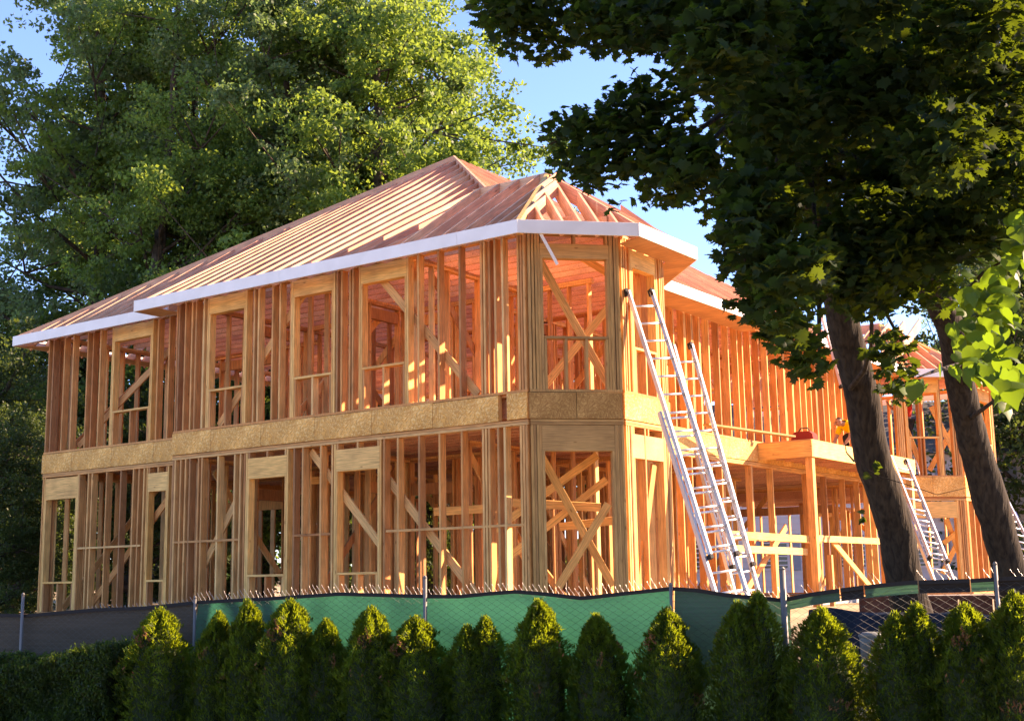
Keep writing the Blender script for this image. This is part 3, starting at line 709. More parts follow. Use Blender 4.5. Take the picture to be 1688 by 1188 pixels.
# step ladder under the standing man
st = empty('step_ladder', (pr.x, pr.y, ZF), 'small step ladder under the person in the red shirt', 'ladder')
for s in (-1, 1):
    for q, nm in ((-.32, 'rail'), (.32, 'rear_leg')):
        k = MB(); k.board((pr.x + s * .2, pr.y + q, ZF), (pr.x + s * .16, pr.y + q * .2, pr.z + .0), .03, .05); k.build(nm, M['alu'], st)
for q in range(3):
    k = MB(); k.box((pr.x, pr.y - .32 + .1 * q + .02, ZF + .15 + q * .2), .34, .08, .025); k.build('step', M['alu'], st)
k = MB(); k.box((pr.x, pr.y + .02, pr.z - .02), .36, .28, .03); k.build('top_step', M['black'], st)
# red tool bag on the deck
tb = empty('tool_bag', (.05, 9.75, 4.275), 'red tool bag on the deck near its front corner', 'bag')
k = MB(); k.prism([Vector((-.2, 9.65, 4.275)), Vector((.3, 9.65, 4.275)), Vector((.27, 9.65, 4.46)), Vector((.2, 9.65, 4.52)), Vector((-.1, 9.65, 4.52)), Vector((-.17, 9.65, 4.46))], (0, .26, 0)); M['bagred'] = mat('dull_red_canvas', (.26, .03, .02), .9); k.build('bag_body', M['bagred'], tb)
k = MB(); k.tube([(-.08, 9.78, 4.52), (-.02, 9.78, 4.60), (.12, 9.78, 4.60), (.18, 9.78, 4.52)], .012, 6); k.build('handle', M['black'], tb)

# ------------------------------------------------------------------ construction fence
FO = at(42, 985, 18); FO.z = 0; FE = at(1688, 985, 13.6); FE.z = 0
fe = (FE - FO).normalized(); fn = Vector((fe.y, -fe.x, 0))     # fn points to the camera side
if fn.dot(CAM - FO) < 0: fn = -fn
def fu(px, py):
    "where the sight line through a photo pixel meets the fence: (distance along, height)"
    d = at(px, py, 1) - CAM; t = (FO - CAM).dot(fn) / d.dot(fn); p = CAM + d * t
    return (p - FO).dot(fe), p.z
TOP = sorted(fu(*q) for q in ((-60, 1016), (0, 1012), (42, 1013), (100, 1008), (160, 1003), (240, 1000), (325, 991), (380, 988), (440, 985), (560, 977), (640, 979), (703, 981), (760, 981), (800, 977), (850, 973), (900, 977), (960, 984),
      (1040, 975), (1107, 968), (1150, 971), (1200, 979), (1290, 987), (1340, 977), (1420, 966), (1500, 958), (1600, 955), (1688, 950), (1760, 948)))
TU = np.array([t[0] for t in TOP]); TZ = np.array([t[1] for t in TOP])
ftop = lambda u: float(np.interp(u, TU, TZ))
fence = empty('construction_fence', FO + Vector((0, 0, 0)), 'chain link construction fence hung with green and charcoal screen cloth', 'fence')
def gzp(p): return gz(p.x, p.y)
for i, (px, pt, rr) in enumerate(((42, 980, .022), (325, 985, .02), (703, 952, .024), (1107, 964, .02), (1290, 938, .036), (1640, 930, .022), (1990, 920, .022))):
    u, z = fu(px, pt); p = FO + fe * u + fn * .045
    k = MB(); k.tube([(p.x, p.y, gzp(p) - .1), (p.x, p.y, z)], rr, 10); k.tube([(p.x, p.y, z), (p.x, p.y, z + .03)], [rr + .006, rr * .5], 10); k.build('post', M['galv'], fence, True)
def sheet(u0, u1, m, h=1.75, name='screen_cloth', ztop=None, n_=90, amp=.03, seed=0):
    vs = []; nr = 26; nc = max(6, int((u1 - u0) * 16))
    for j in range(nr):
        for i in range(nc):
            u = u0 + (u1 - u0) * i / (nc - 1); zt = ftop(u) if ztop is None else ztop(u); t = j / (nr - 1)
            hh = h if not callable(h) else h(u)
            wv_ = amp * noise.noise((u * .9 + seed, t * 2.4, seed)) + .012 * noise.noise((u * 3.1, t * 6 + u, seed + 3)) + .02 * math.sin(t * 9 + u * 1.3) * math.exp(-t * 5)
            p = FO + fe * u - fn * (.035 - wv_ * .8 if wv_ < 0 else .035 + wv_); vs.append((p.x, p.y, zt - t * hh))
    fs = [(j * nc + i, j * nc + i + 1, (j + 1) * nc + i + 1, (j + 1) * nc + i) for j in range(nr - 1) for i in range(nc - 1)]
    o = link(name, mesh_np(name, vs, fs, True, M[m]), None, fence)
    k = MB()
    pts = []
    for i in range(nc):
        u = u0 + (u1 - u0) * i / (nc - 1); zt = ftop(u) if ztop is None else ztop(u); p = FO + fe * u + fn * .012; pts.append(Vector((p.x, p.y, zt - .012)))
    for a, b in zip(pts[:-1], pts[1:]): k.board(a, b + (b - a).normalized() * .004, .008, .045, fn)
    k.build('hem', M['hem'], o)
    return o
pu = lambda px: fu(px, 985)[0]
a = sheet(pu(-70), pu(318), 'char', seed=1); a['label'] = 'charcoal screen cloth'
a = sheet(pu(321), pu(1105), 'green', seed=4, amp=.13); a['label'] = 'green screen cloth'
a = sheet(pu(1110), pu(1300), 'dgreen', seed=9, amp=.10); a['label'] = 'faded dark green screen cloth'
for qa, qb, mm in ((1300, 1384, 'dgreen'), (1386, 1424, 'hem'), (1426, 1514, 'dgreen'), (1516, 1600, 'hem'), (1602, 1640, 'dgreen'), (1642, 2150, 'hem')):
    a = sheet(pu(qa), pu(qb), mm, h=.13, seed=12); a['label'] = 'narrow strip of torn ' + ('green' if mm == 'dgreen' else 'black') + ' cloth'
# wire mesh
wv_, wf_ = [], []
def wseg(pts, r=.0026):
    base = len(wv_); prev = None
    for p in pts:
        for k_ in range(3):
            a_ = 2.094 * k_; wv_.append(tuple(p + (fe * math.cos(a_) + fn * math.sin(a_)) * r * (1.0)))
    for i in range(len(pts) - 1):
        for k_ in range(3): wf_.append((base + i * 3 + k_, base + i * 3 + (k_ + 1) % 3, base + (i + 1) * 3 + (k_ + 1) % 3, base + (i + 1) * 3 + k_))
u = pu(-70); du = .066; i = 0
while u < pu(2150):
    zt = ftop(u); pts = []; z = zt + .02; s = 1
    if u > pu(1320): z = zt - .06
    zb = gzp(FO + fe * u) + .02
    zb = max(zb, .1)
    zz = round(z / .04) * .04; q = int(round(z / .04))
    while zz > zb:
        s = 1 if (q + i) % 2 else -1
        p = FO + fe * (u + s * du * .5) + fn * .004 * s; pts.append(Vector((p.x, p.y, zz))); zz -= .04; q -= 1
    wseg(pts)
    u += du; i += 1
wm = link('wire_mesh', mesh_np('wire_mesh', wv_, wf_, False, M['wire']), None, fence); wm['kind'] = 'stuff'
wv_, wf_ = [], []
u = pu(150)
while u < pu(2150):
    zt = ftop(u); hgt = random.uniform(.09, .15); px_ok = u < pu(1310) or (u > pu(1330) and random.random() < .55)
    if u < pu(330): hgt *= .6
    if px_ok:
        p = FO + fe * u + fn * .01; sl_ = -random.uniform(.45, .75)
        b0 = Vector((p.x, p.y, zt - .02)); b1 = b0 + Vector((0, 0, hgt * .55)) + fe * sl_ * hgt * .5; b2 = b0 + Vector((0, 0, hgt * .62)) + fe * (sl_ * hgt * .5 - .012); b3 = b0 + Vector((0, 0, hgt)) + fe * sl_ * hgt * 1.0
        wseg([b0, b1, b2, b3], .0022)
    u += .066
we = link('wire_ends', mesh_np('wire_ends', wv_, wf_, False, M['wireend']), None, fence); we['kind'] = 'stuff'

# brown timber skip and tarp behind the open part of the fence
sk = empty('plywood_bin', at(1560, 1010, 18), 'dark reddish brown plywood debris bin behind the open chain link', 'bin')
k = MB(); c0 = at(1420, 1040, 17.2); c1 = at(1760, 1040, 16.0)
dd = (c1 - c0); dd.z = 0; Ld = dd.length; dd.normalize(); nn = Vector((-dd.y, dd.x, 0)); zt_, zb_ = 1.30, .8
M['bin'] = noisy('stained_plywood', (.07, .025, .015), (.13, .05, .03), 4)
for i in range(6):
    a = c0 + dd * (Ld * i / 6 + .01); b = c0 + dd * (Ld * (i + 1) / 6 - .01)
    k2 = MB(); k2.board(Vector((a.x, a.y, (zt_ + zb_) / 2)), Vector((b.x, b.y, (zt_ + zb_) / 2)), .02, zt_ - zb_, nn); k2.build('panel', M['bin'], sk)
k2 = MB(); k2.board(Vector((c0.x, c0.y, zt_ + .02)), Vector((c0.x, c0.y, zt_ + .02)) + dd * Ld, .06, .05, nn); k2.build('top_rail', M['bin'], sk)
for q in (0, Ld):
    k2 = MB(); k2.board(Vector((c0.x, c0.y, 1.05)) + dd * q, Vector((c0.x, c0.y, 1.05)) + dd * q + nn * 1.5, .02, .5)
    k2.build('side_panel', M['bin'], sk)
M['tarp'] = noisy('dark_blue_tarp', (.008, .012, .02), (.016, .022, .034), 2, .5, .3)
vs = []; na = 40
pA, pB = at(1330, 1050, 15.2), at(1700, 1050, 14.4)
for j in range(16):
    for i in range(na):
        t = i / (na - 1); s = j / 15; p = pA.lerp(pB, t); nrm2 = Vector((fn.x, fn.y, 0))
        z = 1.22 - .95 * s ** 1.2 + .09 * noise.noise((t * 5, s * 2, 3)) - .08 * t; q = p + nrm2 * (s * .5 - .3 + .08 * noise.noise((t * 9, s * 4, 8)))
        vs.append((q.x, q.y, z))
fs = [(j * na + i, j * na + i + 1, (j + 1) * na + i + 1, (j + 1) * na + i) for j in range(15) for i in range(na - 1)]
o = link('tarp', mesh_np('tarp', vs, fs, True, M['tarp'])); tag(o, 'dark blue tarp draped low behind the open chain link', 'tarp')
sm_ = o.modifiers.new('thick', 'SOLIDIFY'); sm_.thickness = .004
# pale mailbox-like bucket behind the fence
bk = empty('bucket', at(1440, 1040, 14.9), 'pale upturned bucket behind the fence between two thujas', 'bucket')
p = at(1438, 1060, 14.9)
M['bucket'] = mat('pale_plastic', (.20, .21, .19), .5)
k = MB(); k.tube([p - Vector((0, 0, .5)), p - Vector((0, 0, .02)), p + Vector((0, 0, .10)), p + Vector((0, 0, .13))], [.13, .14, .145, .10], 18); k.build('shell', M['bucket'], bk, True)
k = MB(); k.tube([p + Vector((0, 0, .075)), p + Vector((0, 0, .10))], [.155, .155], 18); k.build('rim', M['bucket'], bk)

# ------------------------------------------------------------------ neighbour house seen through the framing
nb = empty('neighbour_house', (-9, 42, 1), 'white sided neighbour house with shuttered windows seen through the ground floor framing', 'house')
M['siding'] = mat('white_siding', (.62, .56, .56), .6); M['shut'] = mat('grey_shutter', (.25, .27, .32), .6); M['brickn'] = noisy('red_brown_brick', (.22, .08, .05), (.30, .12, .08), 9)
M['glass'] = mat('window_glass', (.03, .04, .05), .08, 0, .5); M['shin'] = noisy('dark_shingle', (.08, .07, .07), (.13, .12, .11), 5)
c = at(1430, 900, 50); c.z = 1.0; dx = r0.copy(); dy = f0.copy()
rotn = Matrix((dx, dy, Vector((0, 0, 1)))).transposed()
k = MB(); k.box(c + Vector((0, 0, 2.6)) + dy * 4, 17, 8, 5.4, rotn); wl = k.build('wall', M['siding'], nb)
for i in range(22):
    k = MB(); k.board(c - dx * 8.5 - dy * .02 + Vector((0, 0, .15 + i * .24)), c + dx * 8.5 - dy * .02 + Vector((0, 0, .15 + i * .24)), .03, .235 * .96, dy); k.build('siding_board', M['siding'], wl)
for q in (-6.5, -3.6, -.6, 2.2, 5.0):
    for zz in (1.6, 4.2):
        k = MB(); k.box(c + dx * q + Vector((0, 0, zz)) - dy * .06, 1.1, .08, 1.4, rotn); wn = k.build('window', M['siding'], nb)
        k = MB(); k.box(c + dx * q + Vector((0, 0, zz)) - dy * .11, .9, .03, 1.2, rotn); k.build('pane', M['glass'], wn)
        for t in range(7):
            k = MB(); k.box(c + dx * q + Vector((0, 0, zz - .5 + t * .17)) - dy * .135, .9, .02, .05, rotn); k.build('slat', M['siding'], wn)
        for s in (-1, 1):
            k = MB(); k.box(c + dx * (q + s * .78) + Vector((0, 0, zz)) - dy * .07, .38, .05, 1.4, rotn); k.build('shutter', M['shut'], nb)
k = MB(); a0 = c - dx * 9 - dy * .5 + Vector((0, 0, 5.3)); k.prism([a0, a0 + dy * 9, a0 + dy * 4.5 + Vector((0, 0, 2.6))], dx * 18); k.build('roof', M['shin'], nb)

# ------------------------------------------------------------------ thujas
def blades(centers, dirs, length, width, r=None):
    "elongated leaf quads with centre, direction arrays"
    n_ = len(centers); L = np.asarray(length).reshape(-1, 1) * np.ones((n_, 1)); W = np.asarray(width).reshape(-1, 1) * np.ones((n_, 1))
    d = dirs / np.linalg.norm(dirs, axis=1, keepdims=True); rnd = rng.normal(size=(n_, 3)); s = np.cross(d, rnd); s /= np.linalg.norm(s, axis=1, keepdims=True) + 1e-9
    a = centers - d * L * .5; b = centers + s * W * .5; c_ = centers + d * L * .5; e = centers - s * W * .5
    v = np.stack([a, b, c_, e], 1).reshape(-1, 3); f = np.arange(n_ * 4).reshape(-1, 4)
    return v, f
def thuja_mesh(kind, seed):
    rg = np.random.default_rng(seed); n_ = 15000
    h = rg.random(n_) ** .8; th = rg.random(n_) * 2 * np.pi
    tops = {0: [(0, 0, 1., 1.)], 1: [(-.09, .0, .93, .82), (.11, .03, 1., .85)], 2: [(0, 0, .97, 1.15)], 3: [(.05, 0, 1., .9), (-.16, .05, .86, .6)]}[kind]
    idx = rg.integers(0, len(tops), n_); T = np.array(tops)[idx]
    rad = .32 * T[:, 3] * np.clip((1 - h) * 1.9, 0, 1) ** .56 * (1 + .10 * (1 - h))
    base = np.clip(h * 1.6, 0, 1)[:, None]
    lob = np.array([noise.noise((math.cos(a) * 2.2 + seed, math.sin(a) * 2.2, b * 7)) for a, b in zip(th, h)])
    lob2 = np.array([noise.noise((math.cos(a) * 6 + seed, math.sin(a) * 6, b * 19)) for a, b in zip(th, h)])
    rr = rad * (1 + .5 * lob + .42 * lob2) * (1 - .22 * rg.random(n_) ** 2)
    out = np.stack([np.cos(th), np.sin(th), np.zeros(n_)], 1)
    cen = out * rr[:, None] + np.stack([T[:, 0] * base[:, 0], T[:, 1] * base[:, 0], h * T[:, 2] * 2.0], 1)
    dirs = out * .55 + np.array([0, 0, 1.0]) + rg.normal(size=(n_, 3)) * .38
    v1, f1 = blades(cen, dirs, rg.uniform(.03, .11, n_), rg.uniform(.008, .02, n_))
    # leader tips
    nt_ = 260; tt = np.array(tops)[rg.integers(0, len(tops), nt_)]
    c2 = np.stack([tt[:, 0] + rg.normal(size=nt_) * .025, tt[:, 1] + rg.normal(size=nt_) * .025, tt[:, 2] * 2.0 + rg.uniform(-.16, .05, nt_)], 1)
    v2, f2 = blades(c2, np.array([0, 0, 1.]) + rg.normal(size=(nt_, 3)) * .3, .08, .012)
    v = np.concatenate([v1, v2]); f = np.concatenate([f1, f2 + len(v1)])
    cz = v[f[:, 0]]; mi = ((np.array([noise.noise((a * 4 + seed, b * 4, c_ * 3)) for a, b, c_ in cz]) > .52) & (rg.random(len(f)) < .6)).astype(int)
    return mesh_np('thuja_foliage', v, f, False, None, mi, [M['thuja'], M['thujabrown']])
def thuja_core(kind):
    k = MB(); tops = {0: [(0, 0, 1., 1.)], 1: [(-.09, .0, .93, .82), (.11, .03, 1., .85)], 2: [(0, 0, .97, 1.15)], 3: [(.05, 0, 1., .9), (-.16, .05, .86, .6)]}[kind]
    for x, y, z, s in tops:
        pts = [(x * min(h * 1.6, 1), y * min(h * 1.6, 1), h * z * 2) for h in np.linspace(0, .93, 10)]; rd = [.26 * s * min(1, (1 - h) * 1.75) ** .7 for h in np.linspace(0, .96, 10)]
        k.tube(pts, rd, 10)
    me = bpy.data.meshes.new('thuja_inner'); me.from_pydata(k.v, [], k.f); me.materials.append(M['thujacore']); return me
TM = [(thuja_mesh(q, 10 + q), thuja_core(q)) for q in range(4)]
TH = [(265, 992, 108, 2, 'round topped thuja standing at the left end of the row, brightest crown'), (350, 1004, 82, 0, 'narrow thuja second from the left, at the seam of charcoal and green cloth'),
      (408, 985, 88, 0, 'slim tall thuja third from the left, before the green cloth'), (476, 978, 108, 2, 'broad thuja fourth from the left, taller than those beside it'),
      (537, 1016, 92, 0, 'low pointed thuja fifth from the left, under the two lower windows'), (612, 990, 96, 2, 'thuja with a blunt top, sixth from the left'),
      (690, 1006, 112, 2, 'bushy broad thuja in front of the post in the green cloth'), (785, 1012, 106, 1, 'thuja with two separate pointed tips, left of the tallest middle one'),
      (885, 985, 112, 0, 'sharply pointed tall thuja in the middle of the green cloth'), (990, 1008, 108, 0, 'thuja right of the sharply pointed one, its right side full'),
      (1100, 992, 100, 2, 'thuja with browned sprays, at the right end of the green cloth'), (1222, 972, 122, 1, 'tall dark thuja below the ladders'),
      (1345, 992, 118, 2, 'dark thuja right of the open fence post'), (1480, 990, 128, 1, 'dark thuja with sunlit left tip below the left trunk'), (1590, 985, 120, 2, 'shaded thuja second from the right edge'), (1672, 965, 120, 2, 'thuja at the right edge with a bright right side')]
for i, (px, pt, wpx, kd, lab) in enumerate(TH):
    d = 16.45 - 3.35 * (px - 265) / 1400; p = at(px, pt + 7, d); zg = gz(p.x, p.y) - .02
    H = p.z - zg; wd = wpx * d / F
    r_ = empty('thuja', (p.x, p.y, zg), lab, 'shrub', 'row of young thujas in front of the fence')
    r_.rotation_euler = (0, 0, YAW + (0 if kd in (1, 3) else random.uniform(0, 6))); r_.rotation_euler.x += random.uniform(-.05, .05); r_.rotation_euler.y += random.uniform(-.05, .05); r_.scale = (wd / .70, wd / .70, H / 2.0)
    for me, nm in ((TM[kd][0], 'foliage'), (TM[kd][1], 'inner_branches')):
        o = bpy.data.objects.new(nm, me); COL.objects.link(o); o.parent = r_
# low hedge at the left
def hedge(pA, pB, depth, ztop, zbot, label):
    n_ = 26000; t = rng.random(n_); s = rng.random(n_); face = rng.random(n_)
    a = np.array(pA[:2]); b = np.array(pB[:2]); d = b - a; L = np.linalg.norm(d); d = d / L; nr = np.array([-d[1], d[0]])
    zt = ztop[0] + (ztop[1] - ztop[0]) * t + .06 * np.sin(t * 17) + .05 * np.sin(t * 41 + 1) + rng.normal(size=n_) * .025
    top = face < .35
    z = np.where(top, zt, zbot + (zt - zbot) * s); off = np.where(top, s * depth, np.where(face < .75, 0, depth)) + rng.normal(size=n_) * .05
    bul = np.array([.16 * noise.noise((a_ * L * 1.6, b_ * 2.5, 4)) + .06 * noise.noise((a_ * L * 6, b_ * 7, 9)) for a_, b_ in zip(t, z)])
    xy = a + np.outer(t * L, d) + np.outer(off - depth / 2 + bul, nr)
    c_ = np.column_stack([xy, z]); dirs = rng.normal(size=(n_, 3)) * .7 + np.array([0, 0, .8])
    v, f = blades(c_, dirs, rng.uniform(.03, .06, n_), rng.uniform(.015, .03, n_))
    # upright fresh shoots on top
    ns = 90; base = []; 
    for q in range(ns):
        tt = random.random(); off_ = (random.random() - .5) * depth; p = a + d * tt * L + nr * off_; hh = random.uniform(.05, .17); zz = ztop[0] + (ztop[1] - ztop[0]) * tt
        for e in range(14): base.append((p[0] + random.gauss(0, .012), p[1] + random.gauss(0, .012), zz + hh * e / 13))
    base = np.array(base); v2, f2 = blades(base, rng.normal(size=base.shape) + np.array([0, 0, .5]), .04, .02)
    root = empty('hedge', (a[0] + d[0] * L / 2, a[1] + d[1] * L / 2, zbot), label, 'hedge')
    me = mesh_np('hedge_foliage', np.concatenate([v, v2]), np.concatenate([f, f2 + len(v)]), False, M['hedge']); o = link('foliage', me, None, root); 
    nr3 = Vector((d[0], d[1], 0)) * .3; k = MB(); pa, pb = nr3 + Vector((*pA[:2], (zbot + min(ztop)) / 2 - .06)), Vector((*pB[:2], (zbot + min(ztop)) / 2 - .06)) - nr3; k.board(pa, pb, depth * .55, min(ztop) - zbot - .2, Vector((*nr, 0))); k.build('inner_branches', M['thujacore'], root)
    return root
h0, h1, h2 = at(-60, 1092, 17.2), at(105, 1095, 16.9), at(215, 1072, 16.5)
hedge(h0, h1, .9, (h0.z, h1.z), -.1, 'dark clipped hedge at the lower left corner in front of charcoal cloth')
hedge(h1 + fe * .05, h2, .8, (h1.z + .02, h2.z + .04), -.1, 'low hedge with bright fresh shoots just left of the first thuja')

# ------------------------------------------------------------------ big maple in front
def trunk(path, name, parent, m='bark', seg=9, nn_=20):
    pts = [Vector(p[:3]) for p in path]; rr = [p[3] for p in path]
    P, Rr = [], []
    for i in range(len(pts) - 1):
        p0, p1, p2, p3 = pts[max(i - 1, 0)], pts[i], pts[i + 1], pts[min(i + 2, len(pts) - 1)]
        for s in range(seg):
            t = s / seg
            P.append(.5 * ((2 * p1) + (-p0 + p2) * t + (2 * p0 - 5 * p1 + 4 * p2 - p3) * t * t + (-p0 + 3 * p1 - 3 * p2 + p3) * t ** 3)); Rr.append(rr[i] + (rr[i + 1] - rr[i]) * t)
    P.append(pts[-1]); Rr.append(rr[-1])
    k = MB(); k.tube(P, Rr, nn_)
    v = []
    for i, q in enumerate(k.v):
        c = P[min(i // nn_, len(P) - 1)]; qv = Vector(q); r = (qv - c)
        a = noise.noise(qv * 1.6) * .10 + noise.noise(Vector((qv.x * 9, qv.y * 9, qv.z * 1.4))) * .09 + noise.noise(Vector((qv.x * 22, qv.y * 22, qv.z * 3))) * .05
        v.append(tuple(c + r * (1 + a)))
    k.v = v
    return k.build(name, M[m], parent, True)
def T(px, py, d, wpx): p = at(px, py, d); return (p.x, p.y, p.z, wpx / 2 * d / F)
base = at(1535, 1070, 15.6)
maple = empty('maple_tree', (base.x, base.y, .7), 'big dark maple with leaning trunk, its canopy filling the upper right', 'tree')
trunk([T(1532, 1110, 15.6, 92), T(1512, 1040, 15.6, 68), T(1491, 960, 15.6, 60), T(1476, 870, 15.5, 59), T(1440, 760, 15.4, 57), T(1418, 645, 15.3, 55), T(1395, 550, 15.2, 52), T(1368, 430, 15, 50), T(1340, 300, 14.6, 48), T(1318, 150, 14.2, 44), T(1300, -40, 13.8, 38), T(1280, -260, 13.4, 30)], 'trunk', maple, seg=14, nn_=28)
tree2 = empty('tree', (at(1690, 1030, 15).x, at(1690, 1030, 15).y, .8), 'second tree with curved trunk at the right edge, heart shaped leaves hanging from it', 'tree')
trunk([T(1700, 1080, 15, 84), T(1680, 1010, 15, 62), T(1662, 935, 14.9, 54), T(1638, 845, 14.8, 53), T(1608, 741, 14.7, 50), T(1584, 640, 14.5, 47), T(1570, 555, 14.3, 44), T(1536, 470, 14.1, 48), T(1500, 390, 13.9, 52), T(1495, 270, 13.7, 48), T(1522, 150, 13.5, 42), T(1540, -30, 13.2, 36), T(1550, -200, 13, 28)], 'trunk', tree2, seg=14, nn_=28)
# maple leaf outline (unit about 1 across)
MAPLE = [(0, -.50), (.10, -.28), (.40, -.34), (.36, -.20), (.56, -.02), (.40, .02), (.46, .26), (.24, .20), (.20, .32), (.08, .30), (0, .58), (-.08, .30), (-.20, .32), (-.24, .20), (-.46, .26), (-.40, .02), (-.56, -.02), (-.36, -.20), (-.40, -.34), (-.10, -.28)]
HEART = [(0, .62), (.16, .34), (.36, .12), (.42, -.10), (.34, -.30), (.16, -.38), (0, -.28), (-.16, -.38), (-.34, -.30), (-.42, -.10), (-.36, .12), (-.16, .34)]
def leaf_arrays(shape, cen, nrm, up, size):
    "fan triangles; slightly folded along the midrib"
    S_ = np.array(shape); m_ = len(S_); n_ = len(cen)
    nrm = nrm / np.linalg.norm(nrm, axis=1, keepdims=True); up = up - nrm * np.sum(up * nrm, 1, keepdims=True); up /= np.linalg.norm(up, axis=1, keepdims=True) + 1e-9
    sd_ = np.cross(up, nrm); sz = np.asarray(size).reshape(-1, 1, 1)
    fold = -.25 * np.abs(S_[:, 0]) - .18 * np.clip(S_[:, 1], 0, 1) ** 2 * 2
    pts = cen[:, None, :] + sz * (S_[None, :, 0:1] * sd_[:, None, :] + S_[None, :, 1:2] * up[:, None, :] + fold[None, :, None] * nrm[:, None, :])
    v = np.concatenate([cen[:, None, :], pts], 1).reshape(-1, 3)
    i = np.arange(m_); tri = np.stack([np.zeros(m_, int), i + 1, (i + 1) % m_ + 1], 1)
    f = (tri[None] + (np.arange(n_) * (m_ + 1))[:, None, None]).reshape(-1, 3)
    return v, f
# boughs: photo position, radius in photo pixels, distance, leaves per unit
B = []
def bough(px, py, rx, ry, d, dens=1.0): B.append((px, py, rx, ry, d, dens))
for q in ((830, 20, 62, 52, 13.2), (900, 45, 80, 55, 12.6), (985, 40, 85, 58, 12.2), (1070, 45, 90, 65, 11.8), (905, -30, 110, 60, 12.6), (1060, -40, 120, 70, 12)): bough(*q)
for q in ((905, 238, 46, 26, 12.6), (955, 215, 62, 38, 12.4), (1020, 195, 75, 52, 12.0), (1010, 262, 60, 38, 12.2), (1085, 160, 85, 65, 11.8), (1100, 240, 85, 60, 11.8), (1125, 285, 48, 38, 11.8), (1150, 240, 60, 60, 11.4), (1060, 290, 38, 26, 12.2)): bough(*q)
for cx in range(1180, 1760, 85):
    for cy in range(-60, 420, 85):
        if cy > 180 and cx < 1240: continue
        bough(cx + random.uniform(-20, 20), cy + random.uniform(-20, 20), 84, 78, random.choice((9.8, 10.6, 11.4, 12.2, 13.2)), 1.15)
for cx in range(1240, 1700, 95):
    for cy in range(-60, 330, 85): bough(cx + random.uniform(-20, 20), cy + random.uniform(-20, 20), 84, 70, random.choice((14.6, 15.2, 15.8)), 1.1)
for q in ((985, 300, 42, 26, 12.6, .45), (1050, 318, 52, 26, 12.6, .5), (1105, 322, 42, 26, 12.4, .5), (1005, 330, 26, 14, 12.6, .35), (1160, 320, 36, 30, 12.2, .6), (1290, 570, 36, 26, 11.0, .7), (1290, 540, 40, 30, 10.8), (1262, 375, 50, 60, 10.2), (1265, 500, 42, 34, 10.2), (1228, 430, 20, 42, 10.2), (1310, 400, 70, 60, 9.8), (1400, 470, 70, 55, 11.5), (1470, 420, 70, 60, 11.5), (1540, 380, 70, 70, 11.5), (1360, 470, 60, 50, 10.6), (1430, 505, 50, 40, 12.5), (1250, 440, 52, 60, 10.4), (1300, 480, 60, 52, 10.8), (1280, 400, 66, 60, 11.2), (1350, 430, 70, 70, 11.6), (1430, 440, 66, 60, 12), (1480, 470, 50, 46, 12.4), (1380, 500, 46, 52, 11.5), (1330, 545, 30, 36, 11.2), (1325, 600, 36, 30, 11.0), (1350, 640, 18, 20, 11.0),
          (1470, 545, 42, 46, 12.4), (1500, 590, 36, 30, 12.4), (1560, 450, 36, 52, 12.4), (1600, 400, 60, 60, 12.2), (1660, 330, 60, 60, 12), (1440, 380, 80, 60, 12.2)): bough(*q)
SHADE_B = []  # unseen extra boughs, added to shade the canopy and right end
_w = []
_r = random.Random(5)
for i in range(260):
    a_, b_ = _r.uniform(0, 6.283), _r.random() ** .5
    c_ = Vector((9.6 + math.cos(a_) * b_ * 2.8, .8 + math.sin(a_) * b_ * 2.8, _r.uniform(7.8, 13.5)))
    v_ = c_ - CAM; z_ = v_.dot(FW); qx = v_.dot(RT) / z_ * F + PW / 2; qy = PH / 2 - v_.dot(UP) / z_ * F
    if qx > PW + 110 or qy < -110 or (1260 < qx and qy < 330): SHADE_B.append((qx, qy, 120, 100, z_, .45))
    if len(SHADE_B) > 60: break
B += SHADE_B
cen, nrm, upv, sz = [], [], [], []
rg = np.random.default_rng(3)
for (px, py, rx, ry, d, dens) in B:
    c = np.array(at(px, py, d)); sc = d / F; rxm, rym = rx * sc, ry * sc
    nL = int(dens * (rx * ry) / 13.5)
    g_ = rg.normal(size=(nL, 3)); g_ /= np.linalg.norm(g_, axis=1, keepdims=True); g_ *= rg.random((nL, 1)) ** .42
    # leaves gathered in drooping layers
    c = c + rg.normal(size=3) * .12; P = g_; off = np.outer(P[:, 0] * rxm, np.array(RT)) + np.outer(P[:, 1] * max(rxm, .5), np.array(FW)) + np.outer(P[:, 2] * rym, np.array(UP))
    lay = np.round(off[:, 2] / .16) * .16; off[:, 2] = off[:, 2] * .45 + lay * .55
    cen.append(c + off); n1 = rg.normal(size=(nL, 3)) * .55 + np.array([0, 0, 1.]); nrm.append(n1)
    o_ = off.copy(); o_[:, 2] = 0; u1 = o_ / (np.linalg.norm(o_, axis=1, keepdims=True) + 1e-6) + rg.normal(size=(nL, 3)) * .6 - np.array([0, 0, .75]); upv.append(u1)
    sz.append(rg.uniform(.075, .145, nL) * (1.0 if d < 15 else 1.25))
cen = np.concatenate(cen); nrm = np.concatenate(nrm); upv = np.concatenate(upv); sz = np.concatenate(sz)
print('maple leaves', len(cen))
